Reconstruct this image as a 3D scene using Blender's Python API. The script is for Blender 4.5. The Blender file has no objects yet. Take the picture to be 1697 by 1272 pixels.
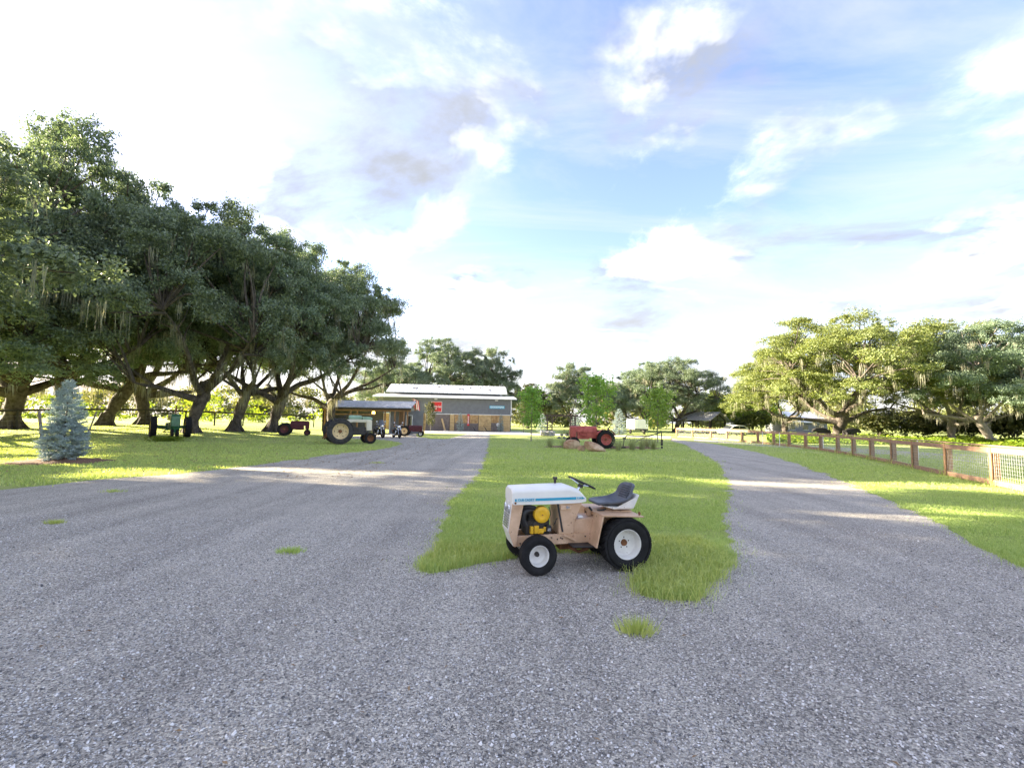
import bpy, bmesh, math, random
import numpy as np
from mathutils import Matrix, Vector

S = bpy.context.scene
C = S.collection
R_ = math.radians

# ------------------------------------------------------------------ camera
F_PX, CX, CY = 754.0, 848.5, 636.0          # photograph pixels (1697 wide)
CAM_H = 1.6
CAM_M = Matrix.Rotation(R_(90 + 4.63), 3, 'X') @ Matrix.Rotation(R_(1.0), 3, 'Z')
cam_data = bpy.data.cameras.new('camera')
cam_data.lens = 16.0
cam_data.sensor_width = 36.0
cam_data.sensor_fit = 'HORIZONTAL'
cam_data.clip_start = 0.05
cam_data.clip_end = 6000
cam = bpy.data.objects.new('camera', cam_data)
C.objects.link(cam)
cam.location = (0, 0, CAM_H)
cam.rotation_euler = CAM_M.to_euler()
S.camera = cam

# ------------------------------------------------------------------ sky, sun, exposure
SUN_EL, SUN_AZ = 17.0, -76.0                 # azimuth from +Y towards +X (degrees)
w = bpy.data.worlds.new('World')
S.world = w
w.use_nodes = True
nt = w.node_tree
for n in list(nt.nodes):
    nt.nodes.remove(n)


def N(tree, kind, **kw):
    n = tree.nodes.new(kind)
    for k, v in kw.items():
        setattr(n, k, v)
    return n


def math_node(tree, op, a, b=None, clamp=False):
    n = N(tree, 'ShaderNodeMath', operation=op, use_clamp=clamp)
    for i, x in enumerate((a, b)):
        if x is None:
            continue
        if isinstance(x, (int, float)):
            n.inputs[i].default_value = x
        else:
            tree.links.new(x, n.inputs[i])
    return n.outputs[0]


def ramp(tree, fac, stops, interp='LINEAR'):
    n = N(tree, 'ShaderNodeValToRGB')
    cr = n.color_ramp
    cr.interpolation = interp
    while len(cr.elements) < len(stops):
        cr.elements.new(0.5)
    for e, (p, c) in zip(cr.elements, stops):
        e.position = p
        e.color = (c[0], c[1], c[2], 1) if not isinstance(c, (int, float)) else (c, c, c, 1)
    tree.links.new(fac, n.inputs[0])
    return n.outputs[0]


def mixc(tree, fac, a, b, blend='MIX'):
    n = N(tree, 'ShaderNodeMix', data_type='RGBA', blend_type=blend)
    for sock, x in ((n.inputs[0], fac), (n.inputs[6], a), (n.inputs[7], b)):
        if isinstance(x, (int, float)):
            sock.default_value = x
        elif isinstance(x, (tuple, list)):
            sock.default_value = (x[0], x[1], x[2], 1)
        else:
            tree.links.new(x, sock)
    return n.outputs[2]


sky = N(nt, 'ShaderNodeTexSky', sky_type='NISHITA')
sky.sun_disc = False
sky.sun_elevation = R_(SUN_EL)
sky.sun_rotation = R_(SUN_AZ)
sky.altitude = 10
sky.air_density = 1.0
sky.dust_density = 1.2
sky.ozone_density = 2.0
tc = N(nt, 'ShaderNodeTexCoord')
sep = N(nt, 'ShaderNodeSeparateXYZ')
nt.links.new(tc.outputs['Generated'], sep.inputs[0])
zz = math_node(nt, 'ADD', math_node(nt, 'MAXIMUM', sep.outputs[2], 0.0), 0.16)
comb = N(nt, 'ShaderNodeCombineXYZ')
nt.links.new(math_node(nt, 'DIVIDE', sep.outputs[0], zz), comb.inputs[0])
nt.links.new(math_node(nt, 'DIVIDE', sep.outputs[1], zz), comb.inputs[1])


def cloud_noise(scale, detail, rough, dist=0.0, loc=(0, 0, 0), sc=(1, 1, 1), rot=0.0):
    mp = N(nt, 'ShaderNodeMapping')
    mp.inputs['Location'].default_value = loc
    mp.inputs['Scale'].default_value = sc
    mp.inputs['Rotation'].default_value = (0, 0, rot)
    nt.links.new(comb.outputs[0], mp.inputs[0])
    n = N(nt, 'ShaderNodeTexNoise')
    n.inputs['Scale'].default_value = scale
    n.inputs['Detail'].default_value = detail
    n.inputs['Roughness'].default_value = rough
    n.inputs['Distortion'].default_value = dist
    nt.links.new(mp.outputs[0], n.inputs['Vector'])
    return n.outputs['Fac']


CL = (3.1, 0.4, 0)
puff = ramp(nt, cloud_noise(1.25, 10, 0.60, 0.3, CL), [(0.46, 0.0), (0.66, 1.0)], 'EASE')
wisp = ramp(nt, cloud_noise(1.5, 8, 0.62, 0.6, (7.3, 2.2, 0), (0.55, 1.5, 1), 0.5), [(0.40, 0.0), (0.75, 0.8)])
# lit and greyer bodies of the clouds
body = ramp(nt, cloud_noise(1.5, 6, 0.55, 0.4, (9.1, 4.4, 0)), [(0.46, 0.0), (0.66, 1.0)])
sky_col = mixc(nt, 1.0, sky.outputs[0], (0.48, 0.42, 0.47), 'MULTIPLY')
cloud_white = (3.4, 3.36, 3.28)
cloud_grey = (0.52, 0.545, 0.60)
cl_col = mixc(nt, body, cloud_grey, cloud_white)
c1 = mixc(nt, math_node(nt, 'MULTIPLY', wisp, 0.8), sky_col, (1.0, 1.0, 1.03))
c2 = mixc(nt, puff, c1, cl_col)
# thin bright air low over the horizon
hz = ramp(nt, sep.outputs[2], [(0.0, 0.8), (0.28, 0.0)])
c3 = mixc(nt, hz, c2, (1.05, 1.06, 1.08))
bg = N(nt, 'ShaderNodeBackground')
bg.inputs['Strength'].default_value = 0.15
nt.links.new(c3, bg.inputs['Color'])
wo = N(nt, 'ShaderNodeOutputWorld')
nt.links.new(bg.outputs[0], wo.inputs['Surface'])

sun_data = bpy.data.lights.new('sun', 'SUN')
sun_data.energy = 5.0
sun_data.angle = R_(0.6)
sun_data.color = (1.0, 0.86, 0.62)
sun = bpy.data.objects.new('sun', sun_data)
C.objects.link(sun)
SUN_DIR = Vector((math.sin(R_(SUN_AZ)) * math.cos(R_(SUN_EL)), math.cos(R_(SUN_AZ)) * math.cos(R_(SUN_EL)), math.sin(R_(SUN_EL))))
sun.rotation_euler = SUN_DIR.to_track_quat('Z', 'Y').to_euler()
sun.location = (-60, 20, 40)

S.view_settings.view_transform = 'Standard'
S.view_settings.look = 'None'
S.view_settings.gamma = 1.0
S.view_settings.exposure = 2.98
S.render.engine = 'CYCLES'
S.cycles.max_bounces = 6
S.cycles.diffuse_bounces = 3
S.cycles.glossy_bounces = 3
S.cycles.transmission_bounces = 4
S.cycles.transparent_max_bounces = 6
S.cycles.caustics_reflective = False
S.cycles.caustics_refractive = False
S.cycles.use_denoising = True

# ------------------------------------------------------------------ helpers
rng = np.random.default_rng(7)
random.seed(7)


def terrain(x, y):
    """gentle rise of the lawn towards the oaks on the left"""
    a = np.clip((-np.asarray(x, float) - 13) / 20, 0, 1)
    b = np.clip((np.asarray(y, float) - 20) / 20, 0, 1)
    a = a * a * (3 - 2 * a)
    b = b * b * (3 - 2 * b)
    return 0.7 * a * b


def ray(px, py):
    return CAM_M @ Vector(((px - CX) / F_PX, -(py - CY) / F_PX, -1.0))


def G(px, py, z=0.0):
    """ground point seen at a pixel of the photograph"""
    d = ray(px, py)
    t = (z - CAM_H) / d.z
    return Vector((d.x * t, d.y * t, z))


def P(px, py, Y):
    """point at depth Y seen at a pixel"""
    d = ray(px, py)
    t = Y / d.y
    return Vector((d.x * t, Y, CAM_H + d.z * t))


def XY(px, Y):
    """ground position at depth Y in the column of pixel px (near the horizon)"""
    p = P(px, 697 + 0.0175 * (px - CX), Y)
    return p.x, Y


class MB:
    def __init__(self):
        self.v = []
        self.f = []

    def add(self, vs, fs):
        o = len(self.v)
        self.v += [tuple(p) for p in vs]
        self.f += [tuple(i + o for i in f) for f in fs]
        return self

    def box(self, c, s, rot=None):
        hx, hy, hz = s[0] / 2, s[1] / 2, s[2] / 2
        vs = [Vector((x * hx, y * hy, z * hz)) for z in (-1, 1) for y in (-1, 1) for x in (-1, 1)]
        if rot is not None:
            m = rot if isinstance(rot, Matrix) else Matrix.Rotation(rot, 3, 'Z')
            vs = [m @ p for p in vs]
        vs = [p + Vector(c) for p in vs]
        return self.add(vs, [(0, 2, 3, 1), (4, 5, 7, 6), (0, 1, 5, 4), (2, 6, 7, 3), (0, 4, 6, 2), (1, 3, 7, 5)])

    def bar(self, p0, p1, w, h=None, up=(0, 0, 1)):
        """square bar from p0 to p1"""
        h = h or w
        p0, p1 = Vector(p0), Vector(p1)
        d = (p1 - p0).normalized()
        u = Vector(up)
        if abs(d.dot(u)) > 0.98:
            u = Vector((0, 1, 0))
        s = d.cross(u).normalized()
        u = s.cross(d).normalized()
        vs = [p + s * (a * w / 2) + u * (b * h / 2) for p in (p0, p1) for a, b in ((-1, -1), (1, -1), (1, 1), (-1, 1))]
        return self.add(vs, [(3, 2, 1, 0), (4, 5, 6, 7), (0, 1, 5, 4), (1, 2, 6, 5), (2, 3, 7, 6), (3, 0, 4, 7)])

    def tube(self, pts, rads, n=8, cap=True):
        pts = [Vector(p) for p in pts]
        if isinstance(rads, (int, float)):
            rads = [rads] * len(pts)
        o = len(self.v)
        prev = None
        for i, p in enumerate(pts):
            d = (pts[min(i + 1, len(pts) - 1)] - pts[max(i - 1, 0)])
            if d.length < 1e-9:
                d = Vector((0, 0, 1))
            d.normalize()
            if prev is None:
                a = Vector((0, 0, 1)) if abs(d.z) < 0.9 else Vector((1, 0, 0))
                s = d.cross(a).normalized()
            else:
                s = (prev - d * prev.dot(d))
                s = s.normalized() if s.length > 1e-6 else d.orthogonal().normalized()
            prev = s
            t = d.cross(s)
            for k in range(n):
                a = 2 * math.pi * k / n
                self.v.append(tuple(p + (s * math.cos(a) + t * math.sin(a)) * rads[i]))
        for i in range(len(pts) - 1):
            for k in range(n):
                a, b = o + i * n + k, o + i * n + (k + 1) % n
                self.f.append((a, b, b + n, a + n))
        if cap:
            self.f.append(tuple(o + k for k in reversed(range(n))))
            self.f.append(tuple(o + (len(pts) - 1) * n + k for k in range(n)))
        return self

    def cyl(self, p0, p1, r0, r1=None, n=14):
        return self.tube([p0, p1], [r0, r0 if r1 is None else r1], n)

    def lathe(self, prof, c=(0, 0, 0), axis='Y', n=28, closed=False):
        """profile of (radius, offset along the axis)"""
        o = len(self.v)
        c = Vector(c)
        for (r, h) in prof:
            for k in range(n):
                a = 2 * math.pi * k / n
                ca, sa = r * math.cos(a), r * math.sin(a)
                q = {'Y': (ca, h, sa), 'X': (h, ca, sa), 'Z': (ca, sa, h)}[axis]
                self.v.append(tuple(c + Vector(q)))
        m = len(prof)
        for i in range(m if closed else m - 1):
            j = (i + 1) % m
            for k in range(n):
                l = (k + 1) % n
                self.f.append((o + i * n + k, o + i * n + l, o + j * n + l, o + j * n + k))
        return self

    def prism(self, poly, off):
        """closed polygon (3-D points) swept by a vector"""
        n = len(poly)
        off = Vector(off)
        vs = [Vector(p) for p in poly] + [Vector(p) + off for p in poly]
        return self.add(vs, [tuple(reversed(range(n))), tuple(range(n, 2 * n))] + [(i, (i + 1) % n, (i + 1) % n + n, i + n) for i in range(n)])

    def ball(self, c, r, n=12, m=8):
        c = Vector(c)
        r = Vector((r, r, r)) if isinstance(r, (int, float)) else Vector(r)
        o = len(self.v)
        for i in range(m + 1):
            th = math.pi * i / m
            for k in range(n):
                a = 2 * math.pi * k / n
                self.v.append((c.x + r.x * math.sin(th) * math.cos(a), c.y + r.y * math.sin(th) * math.sin(a), c.z + r.z * math.cos(th)))
        for i in range(m):
            for k in range(n):
                l = (k + 1) % n
                self.f.append((o + i * n + k, o + (i + 1) * n + k, o + (i + 1) * n + l, o + i * n + l))
        return self

    def mesh(self, name, mat, smooth=False):
        me = bpy.data.meshes.new(name)
        me.from_pydata(self.v, [], self.f)
        b = bmesh.new()
        b.from_mesh(me)
        bmesh.ops.remove_doubles(b, verts=b.verts, dist=1e-6)
        bmesh.ops.recalc_face_normals(b, faces=b.faces)
        b.to_mesh(me)
        b.free()
        if mat is not None:
            me.materials.append(mat)
        if smooth:
            me.polygons.foreach_set('use_smooth', [True] * len(me.polygons))
            me.set_sharp_from_angle(angle=R_(40))
        me.update()
        return me

    def build(self, name, mat, parent=None, smooth=False, bevel=0.0, seg=2):
        o = bpy.data.objects.new(name, self.mesh(name, mat, smooth))
        C.objects.link(o)
        o.parent = parent
        if bevel:
            m = o.modifiers.new('bevel', 'BEVEL')
            m.width = bevel
            m.segments = seg
            m.limit_method = 'ANGLE'
            m.angle_limit = R_(35)
            m.harden_normals = False
        return o


def mesh_np(name, V, F, mat, smooth=False):
    me = bpy.data.meshes.new(name)
    V = np.ascontiguousarray(V, dtype=np.float32)
    F = np.ascontiguousarray(F, dtype=np.int32)
    k = F.shape[1]
    me.vertices.add(len(V))
    me.vertices.foreach_set('co', V.ravel())
    me.loops.add(F.size)
    me.loops.foreach_set('vertex_index', F.ravel())
    me.polygons.add(len(F))
    me.polygons.foreach_set('loop_start', np.arange(0, F.size, k, dtype=np.int32))
    me.polygons.foreach_set('use_smooth', np.full(len(F), smooth, dtype=bool))
    me.update(calc_edges=True)
    if mat is not None:
        me.materials.append(mat)
    return me


def link(name, me, parent=None, loc=None, rotz=None):
    o = bpy.data.objects.new(name, me)
    C.objects.link(o)
    o.parent = parent
    if loc is not None:
        o.location = loc
    if rotz is not None:
        o.rotation_euler = (0, 0, rotz)
    return o


def tag(o, label=None, cat=None, group=None, kind=None):
    if label:
        o['label'] = label
    if cat:
        o['category'] = cat
    if group:
        o['group'] = group
    if kind:
        o['kind'] = kind
    return o


def empty(name, loc=(0, 0, 0), rotz=0.0, scale=None):
    o = bpy.data.objects.new(name, None)
    C.objects.link(o)
    o.location = loc
    o.rotation_euler = (0, 0, rotz)
    o.empty_display_size = 0.2
    if scale is not None:
        o.scale = scale if isinstance(scale, (tuple, list)) else (scale,) * 3
    return o


def kids(o):
    return [c for c in C.objects if c.parent == o]


def copy_tree(o, parent=None):
    c = o.copy()
    C.objects.link(c)
    c.parent = parent
    for ch in kids(o):
        copy_tree(ch, c)
    return c


def smoothpath(pts, n=6):
    """Catmull-Rom through points"""
    pts = [Vector(p) for p in pts]
    out = []
    for i in range(len(pts) - 1):
        p0, p1, p2, p3 = pts[max(i - 1, 0)], pts[i], pts[i + 1], pts[min(i + 2, len(pts) - 1)]
        for k in range(n):
            t = k / n
            out.append(0.5 * ((2 * p1) + (p2 - p0) * t + (2 * p0 - 5 * p1 + 4 * p2 - p3) * t * t + (3 * p1 - p0 - 3 * p2 + p3) * t ** 3))
    out.append(pts[-1])
    return out


def inside(poly, x, y):
    """points inside a polygon (numpy)"""
    res = np.zeros(len(x), bool)
    n = len(poly)
    for i in range(n):
        x0, y0 = poly[i][0], poly[i][1]
        x1, y1 = poly[(i + 1) % n][0], poly[(i + 1) % n][1]
        if y0 == y1:
            continue
        c = ((y0 > y) != (y1 > y)) & (x < (x1 - x0) * (y - y0) / (y1 - y0) + x0)
        res ^= c
    return res


# ------------------------------------------------------------------ materials
def M(name, col, rough=0.6, metal=0.0, var=0.15, scale=6.0, bump=0.0, bscale=40.0, col2=None, spec=0.5, detail=5.0, ramp_at=(0.35, 0.7), wear=0.0):
    m = bpy.data.materials.new(name)
    m.use_nodes = True
    t = m.node_tree
    b = t.nodes['Principled BSDF']
    b.inputs['Roughness'].default_value = rough
    b.inputs['Metallic'].default_value = metal
    b.inputs['Specular IOR Level'].default_value = spec
    co = N(t, 'ShaderNodeTexCoord')
    n = N(t, 'ShaderNodeTexNoise')
    n.inputs['Scale'].default_value = scale
    n.inputs['Detail'].default_value = detail
    n.inputs['Roughness'].default_value = 0.6
    t.links.new(co.outputs['Object'], n.inputs['Vector'])
    lo = tuple(c * (1 - var) for c in col)
    hi = tuple(min(1, c * (1 + var)) for c in col) if col2 is None else col2
    base = ramp(t, n.outputs['Fac'], [(ramp_at[0], lo), (ramp_at[1], hi)])
    if wear:                                 # chipped paint and rust
        n3 = N(t, 'ShaderNodeTexNoise')
        n3.inputs['Scale'].default_value = scale * 4
        n3.inputs['Detail'].default_value = 7
        n3.inputs['Roughness'].default_value = 0.7
        t.links.new(co.outputs['Object'], n3.inputs['Vector'])
        base = mixc(t, ramp(t, n3.outputs['Fac'], [(0.69 - wear * .16, 0.0), (0.75 - wear * .16, 0.85)]), base, (0.17, 0.075, 0.03))
    t.links.new(base, b.inputs['Base Color'])
    if bump:
        n2 = N(t, 'ShaderNodeTexNoise')
        n2.inputs['Scale'].default_value = bscale
        n2.inputs['Detail'].default_value = 4
        t.links.new(co.outputs['Object'], n2.inputs['Vector'])
        bp = N(t, 'ShaderNodeBump')
        bp.inputs['Strength'].default_value = bump
        bp.inputs['Distance'].default_value = 0.02
        t.links.new(n2.outputs['Fac'], bp.inputs['Height'])
        t.links.new(bp.outputs[0], b.inputs['Normal'])
    return m


def leafmat(name, c1, c2, trans=0.35, tcol=None, rough=0.5, obvar=0.12):
    """leaf: diffuse with light coming through, each leaf its own tone"""
    m = bpy.data.materials.new(name)
    m.use_nodes = True
    t = m.node_tree
    for n in list(t.nodes):
        t.nodes.remove(n)
    geo = N(t, 'ShaderNodeNewGeometry')
    oi = N(t, 'ShaderNodeObjectInfo')
    col = mixc(t, geo.outputs['Random Per Island'], c1, c2)
    hsv = N(t, 'ShaderNodeHueSaturation')
    t.links.new(col, hsv.inputs['Color'])
    t.links.new(math_node(t, 'ADD', math_node(t, 'MULTIPLY', oi.outputs['Random'], 0.03), 0.485), hsv.inputs['Hue'])
    t.links.new(math_node(t, 'ADD', math_node(t, 'MULTIPLY', oi.outputs['Random'], 2 * obvar), 1 - obvar), hsv.inputs['Value'])
    d = N(t, 'ShaderNodeBsdfPrincipled')
    d.inputs['Roughness'].default_value = rough
    d.inputs['Specular IOR Level'].default_value = 0.35
    t.links.new(hsv.outputs[0], d.inputs['Base Color'])
    tr = N(t, 'ShaderNodeBsdfTranslucent')
    t.links.new(mixc(t, 1.0, hsv.outputs[0], tcol or (1.5, 1.35, 0.6), 'MULTIPLY'), tr.inputs['Color'])
    mx = N(t, 'ShaderNodeMixShader')
    mx.inputs[0].default_value = trans
    t.links.new(d.outputs[0], mx.inputs[1])
    t.links.new(tr.outputs[0], mx.inputs[2])
    out = N(t, 'ShaderNodeOutputMaterial')
    t.links.new(mx.outputs[0], out.inputs['Surface'])
    return m


def ground_mat(name, kind):
    m = bpy.data.materials.new(name)
    m.use_nodes = True
    t = m.node_tree
    b = t.nodes['Principled BSDF']
    b.inputs['Roughness'].default_value = 0.9
    b.inputs['Specular IOR Level'].default_value = 0.2
    co = N(t, 'ShaderNodeTexCoord')

    def noise(scale, detail=5, rough=0.6, sc=None):
        n = N(t, 'ShaderNodeTexNoise')
        n.inputs['Scale'].default_value = scale
        n.inputs['Detail'].default_value = detail
        n.inputs['Roughness'].default_value = rough
        src = co.outputs['Object']
        if sc:
            mp = N(t, 'ShaderNodeMapping')
            mp.inputs['Scale'].default_value = sc
            t.links.new(src, mp.inputs[0])
            src = mp.outputs[0]
        t.links.new(src, n.inputs['Vector'])
        return n.outputs['Fac']

    if kind == 'lawn':
        base = ramp(t, noise(0.35, 6), [(0.30, (0.30, 0.39, 0.10)), (0.5, (0.41, 0.49, 0.16)), (0.72, (0.51, 0.55, 0.23))])
        fine = ramp(t, noise(28, 4, 0.7), [(0.3, (0.45, 0.48, 0.40)), (0.7, (1.35, 1.3, 1.2))])
        c = mixc(t, 1.0, base, fine, 'MULTIPLY')
        bare = ramp(t, noise(0.55, 7, 0.7), [(0.60, 0.0), (0.72, 0.75)])
        c = mixc(t, bare, c, (0.27, 0.215, 0.14))
        h = noise(60, 3, 0.7)
        dist = 0.05
    else:                                   # gravel
        v = N(t, 'ShaderNodeTexVoronoi')
        v.inputs['Scale'].default_value = 95
        v.inputs['Randomness'].default_value = 1.0
        t.links.new(co.outputs['Object'], v.inputs['Vector'])
        v2 = N(t, 'ShaderNodeTexVoronoi')
        v2.inputs['Scale'].default_value = 150
        t.links.new(co.outputs['Object'], v2.inputs['Vector'])
        sp = N(t, 'ShaderNodeSeparateColor')
        t.links.new(v.outputs['Color'], sp.inputs[0])
        st = ramp(t, sp.outputs[0], [(0.0, (0.11, 0.106, 0.106)), (0.40, (0.34, 0.325, 0.32)), (0.78, (0.55, 0.53, 0.515)), (1.0, (0.88, 0.85, 0.80))])
        sp2 = N(t, 'ShaderNodeSeparateColor')
        t.links.new(v2.outputs['Color'], sp2.inputs[0])
        st2 = ramp(t, sp2.outputs[0], [(0.0, (0.13, 0.126, 0.125)), (0.6, (0.40, 0.385, 0.375)), (1.0, (0.75, 0.73, 0.71))])
        c = mixc(t, 0.3, st, st2)
        big = ramp(t, noise(0.5, 6, 0.65), [(0.3, (0.90, 0.87, 0.80)), (0.7, (1.18, 1.14, 1.03))])
        track = ramp(t, noise(1.0, 4, 0.55, (1.7, 0.10, 1)), [(0.35, (0.87, 0.86, 0.84)), (0.62, (1.12, 1.11, 1.08))])
        big = mixc(t, 1.0, big, track, 'MULTIPLY')
        c = mixc(t, 1.0, c, big, 'MULTIPLY')
        # sandy fines washed to the surface in streaks
        sand = math_node(t, 'MULTIPLY', ramp(t, noise(0.8, 7, 0.62, (0.55, 1.5, 1)), [(0.55, 0.0), (0.68, 0.75)]), ramp(t, noise(9, 4, 0.6), [(0.35, 0.3), (0.6, 1.0)]))
        c = mixc(t, sand, c, (0.50, 0.455, 0.39))
        h = math_node(t, 'SUBTRACT', 1.0, math_node(t, 'ADD', v.outputs['Distance'], math_node(t, 'MULTIPLY', v2.outputs['Distance'], 0.5)))
        dist = 0.014
    t.links.new(c, b.inputs['Base Color'])
    bp = N(t, 'ShaderNodeBump')
    bp.inputs['Strength'].default_value = 0.9
    bp.inputs['Distance'].default_value = dist
    t.links.new(h, bp.inputs['Height'])
    t.links.new(bp.outputs[0], b.inputs['Normal'])
    return m


MT = {}
MT['lawn'] = ground_mat('lawn_turf', 'lawn')
MT['gravel'] = ground_mat('gravel', 'gravel')
MT['concrete'] = M('concrete', (0.52, 0.51, 0.48), 0.85, var=0.12, scale=2, bump=0.2)
MT['mulch'] = M('mulch', (0.16, 0.085, 0.05), 0.95, var=0.5, scale=30, bump=1.0, bscale=45, col2=(0.30, 0.17, 0.10))
MT['stone_bits'] = leafmat('stone_bits', (0.09, 0.088, 0.09), (0.85, 0.82, 0.79), 0.0, rough=0.85, obvar=0.0)
MT['oak_leaf'] = leafmat('oak_leaf', (0.09, 0.135, 0.09), (0.25, 0.305, 0.215), 0.28, (1.25, 1.3, 0.7), obvar=0.10)
MT['oak_leaf_sunlit'] = leafmat('oak_leaf_sunlit', (0.115, 0.15, 0.048), (0.26, 0.285, 0.115), 0.35, obvar=0.10)  # yellower copy of oak_leaf, with the warm sunlight put into its colour
MT['moss'] = leafmat('spanish_moss', (0.16, 0.162, 0.12), (0.30, 0.295, 0.215), 0.30, (1.2, 1.15, 0.8), obvar=0.05)
MT['young_leaf'] = leafmat('young_leaf', (0.16, 0.28, 0.055), (0.32, 0.46, 0.12), 0.40)
MT['vine_leaf'] = leafmat('vine_leaf', (0.13, 0.20, 0.018), (0.25, 0.31, 0.04), 0.40)
MT['dark_leaf'] = leafmat('dark_leaf', (0.035, 0.055, 0.018), (0.095, 0.105, 0.035), 0.25)
MT['blue_needle'] = leafmat('blue_needle', (0.21, 0.285, 0.27), (0.46, 0.54, 0.53), 0.12, (1, 1, 0.9))
MT['grass'] = leafmat('grass_blade', (0.29, 0.41, 0.105), (0.57, 0.66, 0.27), 0.35, obvar=0.0)
MT['grass_dry'] = leafmat('grass_clump', (0.20, 0.25, 0.11), (0.42, 0.43, 0.25), 0.3, obvar=0.1)
MT['weed'] = leafmat('weed_leaf', (0.11, 0.20, 0.02), (0.24, 0.33, 0.04), 0.35)
MT['bark'] = M('oak_bark', (0.060, 0.047, 0.038), 0.95, var=0.45, scale=4, bump=1.0, bscale=14, col2=(0.125, 0.105, 0.088))
MT['bark_pale'] = M('pale_bark', (0.25, 0.22, 0.19), 0.9, var=0.3, scale=6, bump=0.6, bscale=20)
MT['black_wood'] = M('black_fence_board', (0.030, 0.026, 0.024), 0.8, var=0.3, scale=10)
MT['post_wood'] = M('fence_post_wood', (0.33, 0.19, 0.10), 0.8, var=0.25, scale=7, bump=0.3, bscale=30)
MT['rail_wood'] = M('fence_rail_wood', (0.32, 0.195, 0.125), 0.8, var=0.22, scale=5, bump=0.3, bscale=30)
MT['wire'] = M('galvanised_wire', (0.45, 0.46, 0.47), 0.5, 0.6, var=0.1)
MT['rubber'] = M('tyre_rubber', (0.018, 0.018, 0.019), 0.85, var=0.35, scale=9, bump=0.15, bscale=60, spec=0.25)
MT['rubber_dusty'] = M('dusty_tyre_rubber', (0.045, 0.043, 0.042), 0.85, var=0.45, scale=7)
MT['black'] = M('black_paint', (0.02, 0.02, 0.022), 0.5, var=0.3)
MT['dark_metal'] = M('dark_metal', (0.06, 0.055, 0.05), 0.55, 0.5, var=0.4, scale=12)
MT['rust'] = M('rusty_steel', (0.20, 0.085, 0.035), 0.85, 0.1, var=0.5, scale=9, bump=0.2)
MT['chrome'] = M('chrome', (0.72, 0.73, 0.75), 0.18, 1.0, var=0.05)
MT['white'] = M('white_paint', (0.80, 0.80, 0.78), 0.4, var=0.05, scale=3)
MT['glass'] = M('dark_glass', (0.03, 0.035, 0.04), 0.08, var=0.1, spec=0.8)
# ------------------------------------------------------------------ ground, drive, paths
def jitter_edge(pts, step=0.35, amp=0.09, seed=1):
    r = np.random.default_rng(seed)
    out = []
    for i in range(len(pts) - 1):
        a, b = np.array(pts[i][:2]), np.array(pts[i + 1][:2])
        L = np.linalg.norm(b - a)
        k = max(1, int(min(L / step, 60)))
        nrm = np.array([-(b - a)[1], (b - a)[0]]) / max(L, 1e-6)
        for j in range(k):
            q = a + (b - a) * j / k
            out.append(tuple(q + nrm * r.normal(0, amp) * (0 if j == 0 else 1) * min(1, L / 3 + .3)))
    out.append(tuple(pts[-1][:2]))
    return out


def sheet(name, poly, mat, z, kind='structure'):
    b = bmesh.new()
    vs = [b.verts.new((p[0], p[1], z)) for p in poly]
    f = b.faces.new(vs)
    bmesh.ops.triangulate(b, faces=[f])
    bmesh.ops.recalc_face_normals(b, faces=b.faces)
    me = bpy.data.meshes.new(name)
    b.to_mesh(me)
    b.free()
    if sum(p.normal.z for p in me.polygons) < 0:
        me.flip_normals()
    me.materials.append(mat)
    o = link(name, me)
    o['kind'] = kind
    return o


def axis_coords(a, b, far, dense):
    near = np.arange(a, b + dense, dense)
    s = [near]
    x = b
    st = dense
    right = []
    while x < far:
        st *= 1.35
        x += st
        right.append(x)
    x = a
    st = dense
    left = []
    while x > -far:
        st *= 1.35
        x -= st
        left.append(x)
    return np.array(left[::-1] + list(near) + right)


gx, gy = axis_coords(-60, 45, 2500, 1.5), axis_coords(-20, 80, 2500, 1.5)
XX, YY = np.meshgrid(gx, gy)
ZZ = terrain(XX, YY)
Vg = np.stack([XX.ravel(), YY.ravel(), ZZ.ravel()], 1)
nx, ny = len(gx), len(gy)
ii = (np.arange(ny - 1)[:, None] * nx + np.arange(nx - 1)[None, :]).ravel()
Fg = np.stack([ii, ii + 1, ii + 1 + nx, ii + nx], 1)
ground = link('ground', mesh_np('ground', Vg, Fg, MT['lawn'], True))
ground['kind'] = 'structure'


def gp(*pts):
    return [tuple(G(x, y)[:2]) for x, y in pts]


E_left = gp((-170, 836), (0, 812), (90, 803), (160, 795), (270, 787), (370, 777), (450, 767), (520, 757), (600, 748), (650, 741), (668, 735), (640, 729), (585, 727), (560, 722), (600, 718), (690, 718))
E_patch = gp((690, 723), (715, 727), (742, 727), (766, 721), (772, 719))
E_isl_left = gp((812, 719), (811, 730), (808, 745), (803, 770), (780, 798), (752, 825), (738, 850), (735, 880), (722, 905), (696, 932), (694, 945), (712, 951), (745, 945), (790, 935), (838, 928))
E_gap = gp((870, 921), (960, 912), (1030, 920), (1072, 938))
E_isl_right = gp((1056, 950), (1050, 968), (1064, 988), (1110, 995), (1160, 996), (1176, 965), (1210, 938), (1211, 915), (1200, 880), (1196, 850), (1207, 812), (1202, 784), (1186, 766), (1160, 750), (1135, 737), (1112, 730))
E_right = gp((1112, 726.5), (1135, 730), (1180, 735), (1260, 750), (1340, 774), (1430, 811), (1520, 852), (1600, 893), (1697, 942), (1900, 1040))
gravel_poly = (jitter_edge(E_left, .35, .13, 1) + jitter_edge(E_patch, .5, .05, 2) + jitter_edge(E_isl_left, .2, .08, 3)
               + jitter_edge(E_gap, .2, .05, 4) + jitter_edge(E_isl_right, .2, .08, 5) + jitter_edge(E_right, .3, .10, 6)
               + [(9.0, 1.5), (9.0, -14.0), (-16.0, -14.0), (-16.0, 6.0)])
sheet('gravel_driveway', gravel_poly, MT['gravel'], 0.006)
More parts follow.
